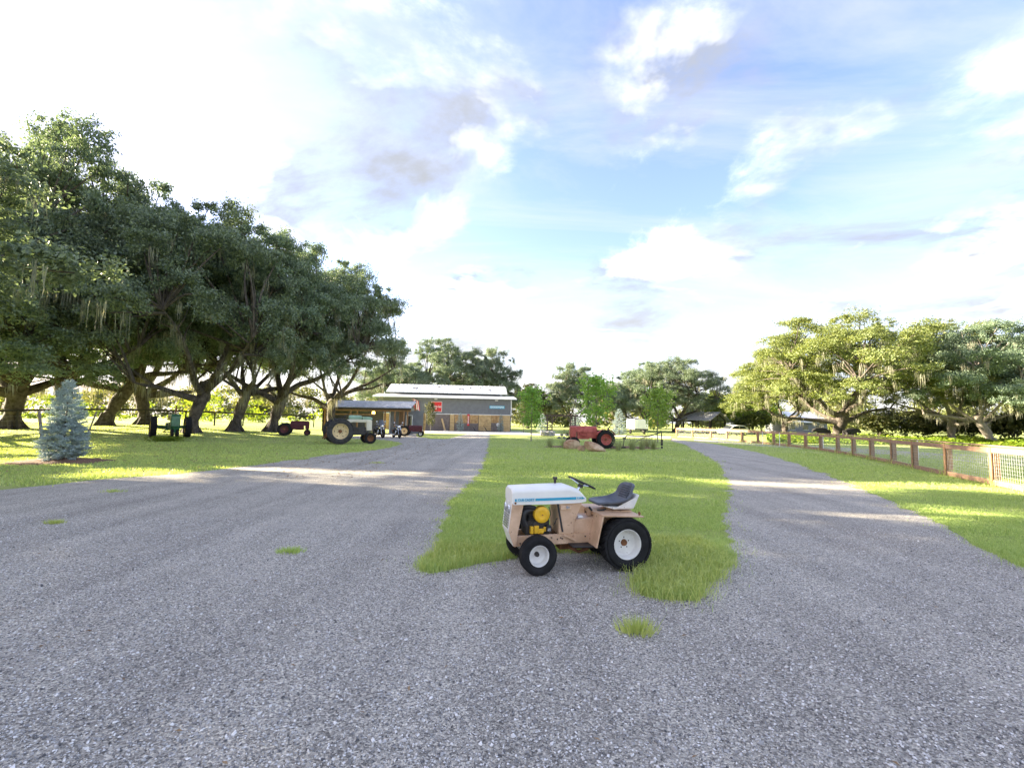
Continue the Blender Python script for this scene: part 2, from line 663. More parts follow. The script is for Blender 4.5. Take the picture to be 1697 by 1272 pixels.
apron_poly = gp((640, 715.5), (690, 717.5), (775, 718.5), (860, 720), (960, 721.5), (1035, 723.5), (1112, 726.4), (1112, 723.0), (1035, 721.0), (960, 719.5), (880, 718.0), (862, 714.5), (690, 711.5), (640, 711))
sheet('concrete_apron', apron_poly, MT['concrete'], 0.016)
pasture_road = gp((1150, 728), (1230, 733), (1340, 738), (1450, 744), (1560, 751), (1697, 759), (1900, 772), (1900, 792), (1697, 773), (1560, 761), (1450, 752), (1340, 744), (1230, 737), (1150, 730))
sheet('pasture_track', pasture_road, MT['gravel'], 0.005)
spruce_xy = G(103, 765)
bed_xy = G(1000, 741)


def mound(name, cx, cy, rx, ry, h, mat, label_kind='structure', seed=0):
    r = np.random.default_rng(seed)
    V, F = [], []
    nr, na = 7, 40
    ph = r.uniform(0, 6.28, 4)
    for i in range(nr + 1):
        q = i / nr
        for k in range(na):
            a = 2 * math.pi * k / na
            e = 1 + 0.10 * math.sin(2 * a + ph[0]) + 0.07 * math.sin(3 * a + ph[1]) + 0.05 * math.sin(7 * a + ph[2])
            x, y = cx + rx * q * e * math.cos(a), cy + ry * q * e * math.sin(a)
            z = h * (1 - q ** 2) + r.normal(0, 0.012) * (q < 1) + (0.008 if q < 1 else -0.01)
            V.append((x, y, float(terrain(x, y)) + z))
    for i in range(nr):
        for k in range(na):
            l = (k + 1) % na
            F.append((i * na + k, (i + 1) * na + k, (i + 1) * na + l, i * na + l))
    o = link(name, mesh_np(name, np.array(V), np.array(F), mat, True))
    o['kind'] = 'structure'
    return o


mound('mulch_ring', spruce_xy.x, spruce_xy.y, 1.35, 1.15, 0.10, MT['mulch'], seed=3)
mound('mulch_bed', bed_xy.x, bed_xy.y, 4.0, 1.25, 0.10, MT['mulch'], seed=4)

# ------------------------------------------------------------------ foliage builders


def rand_dirs(r, n):
    d = r.normal(size=(n, 3))
    return d / np.linalg.norm(d, axis=1, keepdims=True)


def leaf_quads(r, c, nrm, size, asp=0.5, tang=None):
    n = len(c)
    t = rand_dirs(r, n) if tang is None else tang
    t = t - nrm * np.sum(t * nrm, 1, keepdims=True)
    t /= np.linalg.norm(t, axis=1, keepdims=True) + 1e-9
    b = np.cross(nrm, t)
    s = size[:, None]
    V = np.empty((n, 4, 3))
    V[:, 0] = c - t * s
    V[:, 1] = c + b * s * asp + nrm * s * 0.18
    V[:, 2] = c + t * s
    V[:, 3] = c - b * s * asp + nrm * s * 0.18
    return V.reshape(-1, 3), np.arange(4 * n).reshape(n, 4)


def lobe_leaves(r, centers, radii, per, leaf=(0.07, 0.135), flat=0.72, sub=17, sub_r=0.29, up=0.55):
    """leaf sprays gathered in twigs over the shell of each lobe"""
    Cs, Ns = [], []
    for c, rad in zip(centers, radii):
        m = max(20, int(per * (rad / 1.7) ** 2))
        ns = max(5, int(sub * (rad / 1.7) ** 2))
        d = rand_dirs(r, ns)
        d[:, 2] = np.where(d[:, 2] < -0.35, -d[:, 2] * 0.5, d[:, 2])
        sc = np.array(c) + d * rad * np.array([1, 1, flat]) * r.uniform(0.62, 1.08, (ns, 1))
        idx = r.integers(0, ns, m)
        off = r.normal(size=(m, 3)) * (sub_r * rad / 1.7 * r.uniform(0.7, 1.35, (ns, 1))[idx]) * np.array([1.15, 1.15, 0.62])
        p = sc[idx] + off
        nn = d[idx] * 0.6 + rand_dirs(r, m) * 0.8 + np.array([0, 0, up])
        nn /= np.linalg.norm(nn, axis=1, keepdims=True)
        Cs.append(p)
        Ns.append(nn)
    Cs, Ns = np.concatenate(Cs), np.concatenate(Ns)
    return leaf_quads(r, Cs, Ns, r.uniform(leaf[0], leaf[1], len(Cs)))


def moss_strips(r, anchors, per=13, length=(0.3, 1.5), width=0.018, spread=0.13):
    V, F = [], []
    for a in anchors:
        L0 = r.uniform(*length)
        for k in range(per):
            x, y = a[0] + r.normal(0, spread), a[1] + r.normal(0, spread)
            z = a[2] + r.uniform(-.1, .15)
            L = L0 * r.uniform(0.45, 1.0)
            w = width * r.uniform(0.6, 1.5)
            an = r.uniform(0, 6.28)
            o = len(V)
            for j in range(4):
                q = j / 3
                ww = w * (1 - 0.85 * q) * (0.5 if j == 0 else 1)
                x += r.normal(0, .03)
                y += r.normal(0, .03)
                V.append((x - math.cos(an) * ww, y - math.sin(an) * ww, z - L * q))
                V.append((x + math.cos(an) * ww, y + math.sin(an) * ww, z - L * q))
            for j in range(3):
                F.append((o + 2 * j, o + 2 * j + 1, o + 2 * j + 3, o + 2 * j + 2))
    return np.array(V), np.array(F)


def oak_variant(seed, R=9.5, H=15.5, zb=2.8, n_lobes=98, n_limbs=7, per=1650, moss_n=170, lean=0.8, trunk_r=0.46, trunk_h=2.4, sep=1.5, leafm='oak_leaf', barkm='bark'):
    r = np.random.default_rng(seed)
    rd = random.Random(seed)
    la = r.uniform(0, 6.28)
    fork = Vector((lean * math.cos(la), lean * math.sin(la), trunk_h))
    tr = MB()
    tp = smoothpath([(0, 0, -0.5), (0, 0, 0.0), (fork.x * .35, fork.y * .35, trunk_h * .5), fork, fork + Vector((fork.x * .2, fork.y * .2, 0.9))], 4)
    rr = [trunk_r * (1.75 - 1.1 * min(1, (p.z + .5) / 1.6)) if p.z < 1.1 else trunk_r * (0.95 + 0.1 * rd.random()) for p in tp]
    tr.tube(tp, rr, 14)
    for k in range(6):      # root flare
        a = 6.28 * k / 6 + rd.uniform(-.3, .3)
        tr.tube([(0.2 * math.cos(a), 0.2 * math.sin(a), 0.7), (trunk_r * 1.1 * math.cos(a), trunk_r * 1.1 * math.sin(a), .22), (trunk_r * 2.1 * math.cos(a), trunk_r * 2.1 * math.sin(a), -.12)], [trunk_r * .4, trunk_r * .36, trunk_r * .12], 7)
    # lobes over a broad dome
    zc = zb + (H - zb) * 0.30
    cs, rad = [], []
    tries = 0
    while len(cs) < n_lobes and tries < 9000:
        tries += 1
        d = rand_dirs(r, 1)[0]
        q = r.uniform(0.55, 0.93) if r.random() < 0.82 else r.uniform(0.2, 0.55)
        if d[2] < -0.25:
            continue
        e = 1 + 0.16 * math.sin(2 * math.atan2(d[1], d[0]) + seed) + 0.10 * math.sin(5 * math.atan2(d[1], d[0]) + 2 * seed)
        p = np.array([d[0] * R * q * e, d[1] * R * q * e, zc + d[2] * q * ((H - zc) if d[2] > 0 else (zc - zb) * 3.0)])
        if p[2] > H - 0.8 or p[2] < zb:
            continue
        if any(np.linalg.norm((p - c) * np.array([1, 1, 1.3])) < sep for c in cs):
            continue
        cs.append(p)
        rad.append(r.uniform(0.95, 1.9) * (0.8 + 0.02 * R))
    cs = np.array(cs)
    limbs = []
    skel = [fork.copy()]
    for k in range(n_limbs):
        a = 6.28 * k / n_limbs + rd.uniform(-.35, .35)
        el = rd.choice([0.22, 0.35, 0.55, 0.8, 1.05])
        L = R * rd.uniform(0.62, 0.88) * (1.0 if el < 0.9 else .8)
        pts = [fork + Vector((0, 0, rd.uniform(-.5, .4)))]
        x = pts[0].copy()
        dirv = Vector((math.cos(a) * math.cos(el), math.sin(a) * math.cos(el), math.sin(el)))
        for j in range(5):
            dirv = (dirv + Vector((rd.uniform(-.32, .32), rd.uniform(-.32, .32), rd.uniform(-.22, .26)))).normalized()
            if dirv.z < 0.02:
                dirv.z = 0.08
            x = x + dirv * (L / 5)
            if x.z > H - 2:
                x.z = H - 2
            pts.append(x.copy())
        sp = smoothpath(pts, 4)
        r0 = trunk_r * rd.uniform(0.42, 0.62)
        m = MB()
        m.tube(sp, [r0 * (1 - 0.8 * i / (len(sp) - 1)) for i in range(len(sp))], 8)
        limbs.append((m, sp))
        skel += sp[4:]
    sk = np.array([tuple(s) for s in skel])
    own = []
    for i, p in enumerate(sk):
        own.append(-1 if i == 0 else (i - 1) // (len(limbs[0][1]) - 4))
    for c in cs:            # a branch to each lobe
        dd = np.linalg.norm(sk - c, axis=1) + np.where(sk[:, 2] > c[2] + .5, 2.0, 0)
        j = int(np.argmin(dd))
        s, e = Vector(sk[j]), Vector(c)
        mid = s.lerp(e, 0.5) + Vector((rd.uniform(-.4, .4), rd.uniform(-.4, .4), rd.uniform(-.1, .5)))
        sp = smoothpath([s, mid, e], 3)
        r0 = min(0.13, 0.05 + 0.012 * dd[j])
        limbs[max(0, min(own[j], n_limbs - 1))][0].tube(sp, [r0 * (1 - .75 * i / (len(sp) - 1)) for i in range(len(sp))], 5, cap=False)
    V, F = lobe_leaves(r, cs, rad, per)
    crown = mesh_np('oak_crown', V, F, MT[leafm])
    low = [c for c, q in zip(cs, rad) if c[2] < zb + (H - zb) * 0.75]
    anch = []
    for _ in range(moss_n):
        if rd.random() < 0.6 and low:
            k = rd.randrange(len(low))
            anch.append((low[k][0] + rd.gauss(0, .9), low[k][1] + rd.gauss(0, .9), low[k][2] - rd.uniform(.2, 1.0)))
        else:
            s = skel[rd.randrange(len(skel))]
            anch.append((s.x, s.y, s.z))
    V, F = moss_strips(r, anch)
    moss = mesh_np('spanish_moss', V, F, MT['moss'])
    return dict(trunk=tr.mesh('trunk', MT[barkm], True), limbs=[m.mesh('limb', MT[barkm], True) for m, _ in limbs], crown=crown, moss=moss)


def place_tree(v, x, y, rotz, scale, label, group, name='live_oak', leaf=None, z=None, bark=None, cat='tree'):
    t = empty(name, (x, y, float(terrain(x, y)) if z is None else z), rotz, scale)
    tag(t, label, cat, group)
    o = link('trunk', v['trunk'], t)
    parts = [o]
    for lm in v['limbs']:
        parts.append(link('limb', lm, t))
    if bark:
        for p in parts:
            p.material_slots[0].link = 'OBJECT'
            p.material_slots[0].material = MT[bark]
    c = link('crown', v['crown'], t)
    c['kind'] = 'stuff'
    if leaf:
        c.material_slots[0].link = 'OBJECT'
        c.material_slots[0].material = MT[leaf]
    if v.get('moss') is not None:
        c = link('spanish_moss', v['moss'], t)
        c['kind'] = 'stuff'
    return t


OAK = [oak_variant(11), oak_variant(23, lean=1.6, n_limbs=6), oak_variant(37, R=10.5, moss_n=420, n_limbs=8, n_lobes=125, sep=1.4, per=1500, trunk_r=0.55)]

# the row of oaks on the left (pixel column of the trunk, depth, variant, turn, scale)
GL = 'live oaks in the row on the left'
for px, Y, v, rot, sc, lab in [
    (-80, 28, 1, 0.6, (0.9, 0.9, 0.80), 'tall live oak at the left edge with the highest crown of the row'),
    (20, 32, 2, 1.4, (0.92, 0.92, 1.22), 'live oak with thick trunk cut by the left edge behind the blue spruce'),
    (112, 33, 0, 4.1, (0.92, 0.92, 1.45), 'live oak with dark leaning trunk directly behind the blue spruce'),
    (176, 37, 1, 2.2, (0.9, 0.9, 1.32), 'live oak with trunk just right of the blue spruce by the black fence'),
    (241, 40, 2, 5.0, (0.85, 0.85, 1.28), 'forked live oak with trunk just left of the green tractor'),
    (318, 34, 0, 0.3, (0.88, 0.88, 1.16), 'live oak with stout leaning trunk just right of the green tractor'),
    (391, 38, 1, 3.6, (0.86, 0.86, 1.20), 'live oak with paired trunks midway between the green and dark red tractors'),
    (452, 41, 2, 2.6, (0.82, 0.82, 1.18), 'live oak with low limbs standing left of the dark red tractor'),
    (548, 47, 0, 1.1, (0.84, 0.84, 1.20), 'live oak at the right end of the row, overhanging the open shed roof'),
]:
    x, y = XY(px, Y)
    place_tree(OAK[v], x, y, rot, sc, lab, GL)

for x, y, v, rot, lab in ((-26, 13, 0, 2.0, 'live oak standing left of the view beside the gravel'), (-37, 11, 1, 1.1, 'live oak standing left of the view behind its neighbour'), (-30, 1, 2, 3.0, 'live oak standing left of the camera')):
    place_tree(OAK[v], x, y, rot, 1.0, lab, GL)

GR = 'live oaks in the pasture on the right'
for px, Y, v, rot, sc, leaf, bark, lab in [
    (1386, 57, 2, 0.4, (1.15, 1.15, 1.05), 'oak_leaf_sunlit', None, 'huge mossy live oak with broad dark trunk beyond the wooden fence'),
    (1300, 72, 1, 2.9, (0.95, 0.95, 0.90), 'oak_leaf_sunlit', None, 'smaller mossy oak left of the huge oak, beside the white roof'),
    (1575, 55, 0, 3.3, (0.88, 0.88, 0.95), 'oak_leaf_sunlit', 'bark_pale', 'sunlit oak with pale forked trunk right of the huge oak'),
    (1642, 50, 1, 5.2, (0.85, 0.85, 0.93), None, 'bark_pale', 'oak with straight pale trunk near the right edge'),
    (1790, 52, 2, 1.0, (0.9, 0.9, 0.95), None, None, 'oak crown entering the picture at the right edge'),
]:
    x, y = XY(px, Y)
    place_tree(OAK[v], x, y, rot, sc, lab, GR, leaf=leaf, bark=bark)

GB = 'tall trees behind the barn and beyond the drive'
for px, Y, v, rot, sc, leaf, lab in [
    (735, 92, 0, 2.4, (0.85, 0.85, 1.22), None, 'tall dark tree behind the left half of the barn roof'),
    (805, 95, 1, 0.9, (0.72, 0.72, 1.18), None, 'tall dark tree behind the right end of the barn'),
    (655, 88, 2, 4.4, (0.8, 0.8, 0.85), None, 'mossy tree behind the left end of the barn'),
    (950, 98, 1, 3.8, (0.62, 0.62, 1.0), None, 'narrow grey green tree behind the dark arbor'),
    (1065, 92, 0, 5.6, (0.72, 0.72, 0.92), None, 'broad tree behind the white trailer'),
    (1120, 86, 2, 1.9, (0.82, 0.82, 0.95), None, 'broad tree with bare right limbs left of the pavilion'),
    (1020, 104, 2, 2.2, (0.7, 0.7, 0.72), None, 'lower tree behind the red tractor between two taller ones'),
    (875, 100, 0, 1.2, (0.55, 0.55, 0.66), 'dark_leaf', 'low dark tree just right of the barn'),
    (1175, 100, 1, 0.2, (0.6, 0.6, 0.55), None, 'low tree directly behind the pavilion roof'),
]:
    x, y = XY(px, Y)
    place_tree(OAK[v], x, y, rot, sc, lab, GB, name='tall_tree', leaf=leaf)


# ------------------------------------------------------------------ bushes, young trees, spruces
def bush_mesh(seed, n=9, R=1.5, H=1.8, per=420, leaf=(0.07, 0.13), mat='dark_leaf'):
    r = np.random.default_rng(seed)
    cs = [(r.normal(0, R * .4), r.normal(0, R * .4), r.uniform(.3, .75) * H) for _ in range(n)]
    V, F = lobe_leaves(r, np.array(cs), r.uniform(.5, .8, n) * R * .75, per * 4, leaf, sub=14, sub_r=0.5)
    V[:, 2] = np.maximum(V[:, 2], 0.02)
    return mesh_np('bush_foliage', V, F, MT[mat])


def stem_mesh(seed, h=1.0, n=5, spread=.4, r0=0.03, mat='bark'):
    rd = random.Random(seed)
    m = MB()
    for k in range(n):
        a = rd.uniform(0, 6.28)
        m.tube([(0, 0, -.1), (spread * .4 * math.cos(a), spread * .4 * math.sin(a), h * .5), (spread * math.cos(a), spread * math.sin(a), h)], [r0, r0 * .7, r0 * .3], 5)
    return m.mesh('stem', MT[mat], True)


bushA, bushB, bushC = bush_mesh(3), bush_mesh(4, mat='vine_leaf'), bush_mesh(5, mat='dark_leaf', n=7)
bstem = stem_mesh(2)


def place_bush(me, x, y, sc, rot, label, group, name='bush'):
    t = empty(name, (x, y, float(terrain(x, y))), rot, sc)
    tag(t, label, 'bush', group)
    link('stem', bstem, t)
    c = link('foliage', me, t)
    c['kind'] = 'stuff'


GS = 'dark shrubs under the pasture oaks'
for px, Y, sc, me, lab in [
    (1455, 60, 2.0, bushA, 'dark shrub just right of the huge oak trunk'),
    (1500, 64, 2.2, bushC, 'dark shrub midway between the huge oak and the pale forked oak'),
    (1540, 60, 1.7, bushA, 'dark shrub at the left foot of the pale forked oak'),
    (1608, 58, 1.8, bushC, 'dark shrub between the two pale trunked oaks'),
    (1680, 55, 2.2, bushA, 'dark shrub right of the straight pale trunk at the right edge'),
    (1250, 80, 2.2, bushA, 'dark shrub behind the white car'),
]:
    x, y = XY(px, Y)
    place_bush(me, x, y, sc, px * .7, lab, GS)
GV = 'vine covered trees right of the pavilion'
for px, Y, sc, lab in [(1192, 92, (2.2, 2.2, 4.2), 'bright yellow green vine covered tree right beside the pavilion'),
                       (1222, 95, (2.6, 2.6, 3.6), 'rounded dark and bright vine covered tree behind the white car'),
                       (1262, 96, (2.6, 2.6, 3.3), 'vine covered tree left of the two dark mossy trunks')]:
    x, y = XY(px, Y)
    place_bush(bushB, x, y, sc, px * .3, lab, GV, 'vine_covered_tree')


def young_tree(seed, h=4.2, r=1.1, n_leaf=1900, leaf=(0.065, 0.12), mat='young_leaf', trunk_h=0.9):
    rr = np.random.default_rng(seed)
    rd = random.Random(seed)
    m = MB()
    m.tube([(0, 0, -.1), (0.02, 0, h * .4), (0.0, 0.03, h * .95)], [.045, .035, .008], 7)
    cs, ns = [], []
    nb = 34
    for k in range(nb):
        q = (k + .5) / nb
        z = trunk_h + (h - trunk_h) * q * .92
        a = k * 2.4 + rd.uniform(-.3, .3)
        L = r * (math.sin(math.pi * min(1, .18 + q * .82)) ** .7) * rd.uniform(.75, 1.15)
        tip = Vector((L * math.cos(a), L * math.sin(a), z + L * rd.uniform(.55, 1.0)))
        m.tube([(0, 0, z), (tip.x * .5, tip.y * .5, z + (tip.z - z) * .42), tip], [.016, .011, .004], 4, cap=False)
        nl = n_leaf // nb
        t = rr.uniform(.25, 1.05, nl)[:, None]
        p = np.array([0, 0, z]) * (1 - t) + np.array(tip) * t + rr.normal(size=(nl, 3)) * .14
        cs.append(p)
        n_ = rand_dirs(rr, nl) + np.array([0, 0, .5])
        ns.append(n_ / np.linalg.norm(n_, axis=1, keepdims=True))
    cs, ns = np.concatenate(cs), np.concatenate(ns)
    V, F = leaf_quads(rr, cs, ns, rr.uniform(leaf[0], leaf[1], len(cs)), .6)
    return dict(trunk=m.mesh('trunk', MT['bark_pale'], True), limbs=[], crown=mesh_np('young_crown', V, F, MT[mat]))


YT = [young_tree(1), young_tree(2, r=1.25), young_tree(3, r=1.35, n_leaf=2200)]
GY = 'young shade trees on the island lawn'
for (px, py), top, v, rot, sx, lab in [((880, 731), 640, 0, .5, 1.0, 'young upright tree on the lawn right of the barn'),
                                       ((988, 722), 622, 1, 1.7, 1.0, 'bright green young tree behind the red tractor'),
                                       ((1090, 734), 642, 2, 2.6, 0.95, 'round young green tree at the end of the implement boom')]:
    g = G(px, py)
    if px == 988:
        g = Vector((XY(988, 38)[0], 38, 0))
    hh = P(px, top, g.y).z
    s = hh / 4.2
    place_tree(YT[v], g.x, g.y, rot, (s * sx, s * sx, s), lab, GY, name='young_tree')
# dark leaved young tree by the barn
g = G(713, 717.5)
hh = P(713, 666, g.y).z / 4.2
place_tree(YT[2], g.x, g.y, 0.4, (hh * .6, hh * .6, hh), 'dark leaved young tree in front of the red square sign', None, name='young_tree', leaf='dark_leaf')
x, y = XY(868, 62)
place_tree(YT[0], x, y, 2.2, (1.0, 1.0, 1.0), 'dark leaved young tree past the right corner of the barn', None, name='young_tree', leaf='dark_leaf')


def spruce(seed, h=3.5, r=1.05, whorls=30, per=15):
    rr = np.random.default_rng(seed)
    rd = random.Random(seed)
    m = MB()
    m.tube([(0, 0, -.1), (0, 0, h * .5), (0, 0, h)], [.06, .04, .006], 7)
    Vs, Fs = [], []
    o = 0
    for wv in range(whorls):
        q = wv / (whorls - 1)
        z = 0.10 + (h - .16) * q
        prof = (1 - q) ** .58 * (0.75 + .25 * min(1, q / .12))
        nb = max(5, int(per * (1 - q * .6)))
        for k in range(nb):
            a = 2 * math.pi * (k / nb) + wv * .7 + rd.uniform(-.2, .2)
            L = r * prof * rd.uniform(.72, 1.1) + .05
            drop = rd.uniform(-.05, .28)
            base = np.array([0, 0, z])
            tip = np.array([L * math.cos(a), L * math.sin(a), z + L * drop])
            ntw = max(5, int(L * 34))
            n_need = ntw * 13
            t = rr.uniform(.05, 1.0, ntw) ** .6
            c = base + (tip - base) * t[:, None]
            side = np.array([-math.sin(a), math.cos(a), 0])
            ax = np.array([math.cos(a), math.sin(a), drop])
            tw = ax * .8 + side * rr.uniform(-1, 1, (ntw, 1)) + rr.normal(size=(ntw, 3)) * .25 + np.array([0, 0, .2])
            tw /= np.linalg.norm(tw, axis=1, keepdims=True)
            idx = rr.integers(0, ntw, n_need)
            s = rr.uniform(0, .16, n_need)[:, None]
            p = c[idx] + tw[idx] * s
            nd = tw[idx] * .55 + rand_dirs(rr, n_need) * .8
            nd /= np.linalg.norm(nd, axis=1, keepdims=True)
            ln = rr.uniform(.045, .08, n_need)[:, None]
            wd = np.cross(nd, rand_dirs(rr, n_need))
            wd = wd / (np.linalg.norm(wd, axis=1, keepdims=True) + 1e-9) * .010
            V = np.empty((n_need, 3, 3))
            V[:, 0] = p - wd
            V[:, 1] = p + wd
            V[:, 2] = p + nd * ln
            Vs.append(V.reshape(-1, 3))
            Fs.append(np.arange(n_need * 3).reshape(-1, 3) + o)
            o += n_need * 3
    return dict(trunk=m.mesh('trunk', MT['bark'], True), limbs=[], crown=mesh_np('needle_crown', np.concatenate(Vs), np.concatenate(Fs), MT['blue_needle']))


SP = spruce(5)
place_tree(SP, spruce_xy.x, spruce_xy.y, 0.3, (0.64, 0.64, P(100, 628, spruce_xy.y).z / 3.55), 'blue spruce between two grey stakes in a mulch ring', None, name='blue_spruce')
SP2 = spruce(6, whorls=18, per=9)
GSP = 'small blue spruces'
for px, Y, h, wd, lab in [(695, 62.5, 2.6, .75, 'narrow blue spruce by the barn wall just left of the dark leaved young tree'),
                          (763, 63.5, 2.6, .75, 'narrow blue spruce by the barn wall midway along it'),
                          (830, 64.5, 2.5, .7, 'narrow blue spruce by the right corner of the barn'),
                          (899, 60, 2.6, 1.1, 'pale blue spruce left of the dark arbor'),
                          (954, 62, 2.8, 1.1, 'blue spruce right of the dark arbor'),
                          (1026, 60, 3.4, 1.1, 'pale blue spruce left of the white trailer')]:
    x, y = XY(px, Y)
    place_tree(SP2, x, y, px, (h / 3.5 * wd, h / 3.5 * wd, h / 3.5), lab, GSP, name='blue_spruce')

# far woods, undergrowth and weeds that read as one mass
rr = np.random.default_rng(99)


def wood_mass(name, spots, per, leaf, mat, rad=(2.2, 3.6)):
    cs, rads = [], []
    for (x, y, h) in spots:
        k = max(2, int(h / 2.0))
        for j in range(k):
            cs.append((x + rr.normal(0, 1.8), y + rr.normal(0, 1.8), max(1.0, h * (j + .6) / k + rr.normal(0, .4))))
            rads.append(rr.uniform(*rad) * min(1.0, .35 + h / 9))
    V, F = lobe_leaves(rr, np.array(cs), rads, per, leaf, sub=12, sub_r=.55)
    V[:, 2] = np.maximum(V[:, 2], 0.0)
    o = link(name, mesh_np(name, V, F, MT[mat]))
    o['kind'] = 'stuff'
    return o


spots = [(x + rr.normal(0, 3), 135 + rr.normal(0, 7) + abs(x) * .10, rr.uniform(5, 11)) for x in np.arange(-170, 230, 5.5)]
spots = [s for s in spots if not (-48 < s[0] < -8 and rr.random() < .25)]
tag(wood_mass('distant_woods', spots, 120, (.35, .6), 'oak_leaf_sunlit'), 'distant line of woods along the horizon', 'woods')
spots = [(x + rr.normal(0, 2), 74 + rr.normal(0, 5) + .15 * (x + 60), rr.uniform(1.2, 4.5)) for x in np.arange(-88, -16, 2.6)]
tag(wood_mass('undergrowth', spots, 260, (.16, .3), 'vine_leaf', (1.2, 2.0)), 'sunlit undergrowth seen between the oak trunks on the left', 'undergrowth')
# ------------------------------------------------------------------ barn
MT['barn_grey'] = M('grey_steel_siding', (0.17, 0.18, 0.20), 0.6, 0.0, var=0.12, scale=2)
MT['plank'] = M('cedar_plank', (0.46, 0.27, 0.11), 0.75, var=0.30, scale=3, bump=0.2, bscale=25, col2=(0.60, 0.39, 0.18))
MT['plank_pale'] = M('pine_plank', (0.60, 0.41, 0.19), 0.75, var=0.2, scale=3, col2=(0.68, 0.49, 0.25))
MT['plank_grey'] = M('weathered_plank', (0.20, 0.165, 0.15), 0.85, var=0.25, scale=3)
MT['roof_white'] = M('white_steel_roof', (0.74, 0.75, 0.77), 0.45, 0.1, var=0.06, scale=1)
MT['roof_old'] = M('old_corrugated_steel', (0.36, 0.37, 0.40), 0.5, 0.4, var=0.28, scale=3, col2=(0.52, 0.53, 0.56))
MT['trim'] = M('white_trim', (0.72, 0.72, 0.72), 0.5, var=0.05)
MT['red_sign'] = M('red_sign_enamel', (0.62, 0.02, 0.025), 0.35, var=0.08)
MT['blue_sign'] = M('blue_sign_enamel', (0.10, 0.42, 0.62), 0.35, var=0.05)
MT['flag_red'] = M('flag_red', (0.55, 0.03, 0.06), 0.8, var=0.1)
MT['flag_blue'] = M('flag_blue', (0.03, 0.05, 0.22), 0.8, var=0.1)
MT['dark_wood'] = M('dark_stained_wood', (0.045, 0.035, 0.032), 0.8, var=0.3, scale=8)
MT['timber'] = M('timber_post', (0.27, 0.16, 0.085), 0.8, var=0.25, scale=6)


def text_mesh(txt, size, mat, shear=0.0, bold=0.0):
    cu = bpy.data.curves.new('lettering', 'FONT')
    cu.body = txt
    cu.size = size
    cu.shear = shear
    cu.offset = bold
    cu.align_x = 'CENTER'
    cu.align_y = 'CENTER'
    cu.extrude = 0.004
    ob = bpy.data.objects.new('lettering_source', cu)
    C.objects.link(ob)
    dg = bpy.context.evaluated_depsgraph_get()
    me = bpy.data.meshes.new_from_object(ob.evaluated_get(dg))
    bpy.data.objects.remove(ob)
    bpy.data.curves.remove(cu)
    me.materials.clear()
    me.materials.append(mat)
    return me


def lettering(txt, size, mat, parent, m, shear=0.0, bold=0.0, width=None):
    me = text_mesh(txt, size, mat, shear, bold)
    o = link('lettering', me, parent)
    if width:
        xs = [v.co.x for v in me.vertices]
        k = width / (max(xs) - min(xs))
        m = m @ Matrix.Diagonal((k, 1, 1, 1))
    o.matrix_local = m
    return o


# barn frame: origin at the right front corner, +x runs left along the front, +y goes back
bc = Vector((XY(847, 67)[0], 67, 0))
BA = math.atan2(-0.10, -1.0)                     # direction of the front wall, from the right corner to the left
barn = empty('barn', bc, BA)
barn.scale = (1, -1, 1)
tag(barn, 'long grey barn with white metal roof and cedar plank lower wall', 'barn')
BL, BD = 19.2, 14.0
ZW, ZE = 2.45, 4.65
core = MB()
core.box((BL / 2, BD / 2 + .1, ZE / 2), (BL, BD - .2, ZE))
core.box((BL / 2, BD / 2 + 1.0, ZE + .45), (BL - 2.0, BD - 6.4, 1.25))
core.build('wall', MT['barn_grey'], barn)
seam = MB()
seam.box((BL / 2, 0.06, (ZW + ZE) / 2), (BL, .08, ZE - ZW))
sid = seam.build('siding', MT['barn_grey'], barn)
rb = MB()
for k in range(int(BL / .3)):
    rb.box((.15 + k * .3, 0.005, (ZW + ZE) / 2), (.035, .035, ZE - ZW - .02))
rb.build('siding_rib', MT['barn_grey'], sid)
roof = MB()
roof.prism([(-.7, -.75, ZE + .02), (-.7, 4.2, ZE + .62), (-.7, 4.2, ZE + .76), (-.7, -.75, ZE + .16)], (BL + 1.4, 0, 0))
roof.build('lower_roof', MT['roof_white'], barn)
up = MB()
yr = 7.6
up.prism([(.35, 3.3, 5.62), (.35, yr, 7.05), (.35, 11.8, 5.62), (.35, 11.8, 5.74), (.35, yr, 7.18), (.35, 3.3, 5.74)], (BL - .9, 0, 0))
upo = up.build('upper_roof', MT['roof_white'], barn)
rs = MB()
for k in range(int((BL - 1) / .6)):
    x = .6 + k * .6
    rs.prism([(x, 3.32, 5.745), (x, yr, 7.185), (x, yr, 7.215), (x, 3.32, 5.775)], (.035, 0, 0))
rs.build('roof_seam', MT['roof_white'], upo)
for q, (x, y) in enumerate([(3.0, 5.0), (6.0, 6.1), (7.4, 5.2), (11.0, 6.3), (14.5, 5.2), (4.4, 6.4)]):
    z = 5.74 + (y - 3.3) * (7.18 - 5.74) / (yr - 3.3)
    MB().box((x, y, z + .05), (.30 if q % 2 else .7, .25, .10)).build('roof_vent', MT['dark_metal'], barn)
tr = MB()
tr.box((0.02, .02, (ZW + ZE) / 2), (.14, .12, ZE - ZW + .1))
tr.box((BL / 2, -.005, ZW - .03), (BL, .10, .09))
tr.box((BL - .3, 3.35, 5.2), (.1, .1, .9))
tr.box((1.3, 3.35, 5.2), (.1, .1, .9))
tr.build('trim', MT['trim'], barn)
GX = lambda px: (bc.x - XY(px, 66.2)[0]) / math.cos(BA + math.pi)     # metres left of the right corner for a pixel column
plank_me = {}


def planks(x0, x1, z0, z1, mat, n=None, parent=None, y=0.0, thick=.05):
    n = n or max(1, round((z1 - z0) / .27))
    h = (z1 - z0) / n
    for k in range(n):
        MB().box(((x0 + x1) / 2, y - .01 * (k % 2), z0 + h * (k + .5)), (abs(x1 - x0) - .01, thick, h - .018)).build('plank', MT[mat], parent)


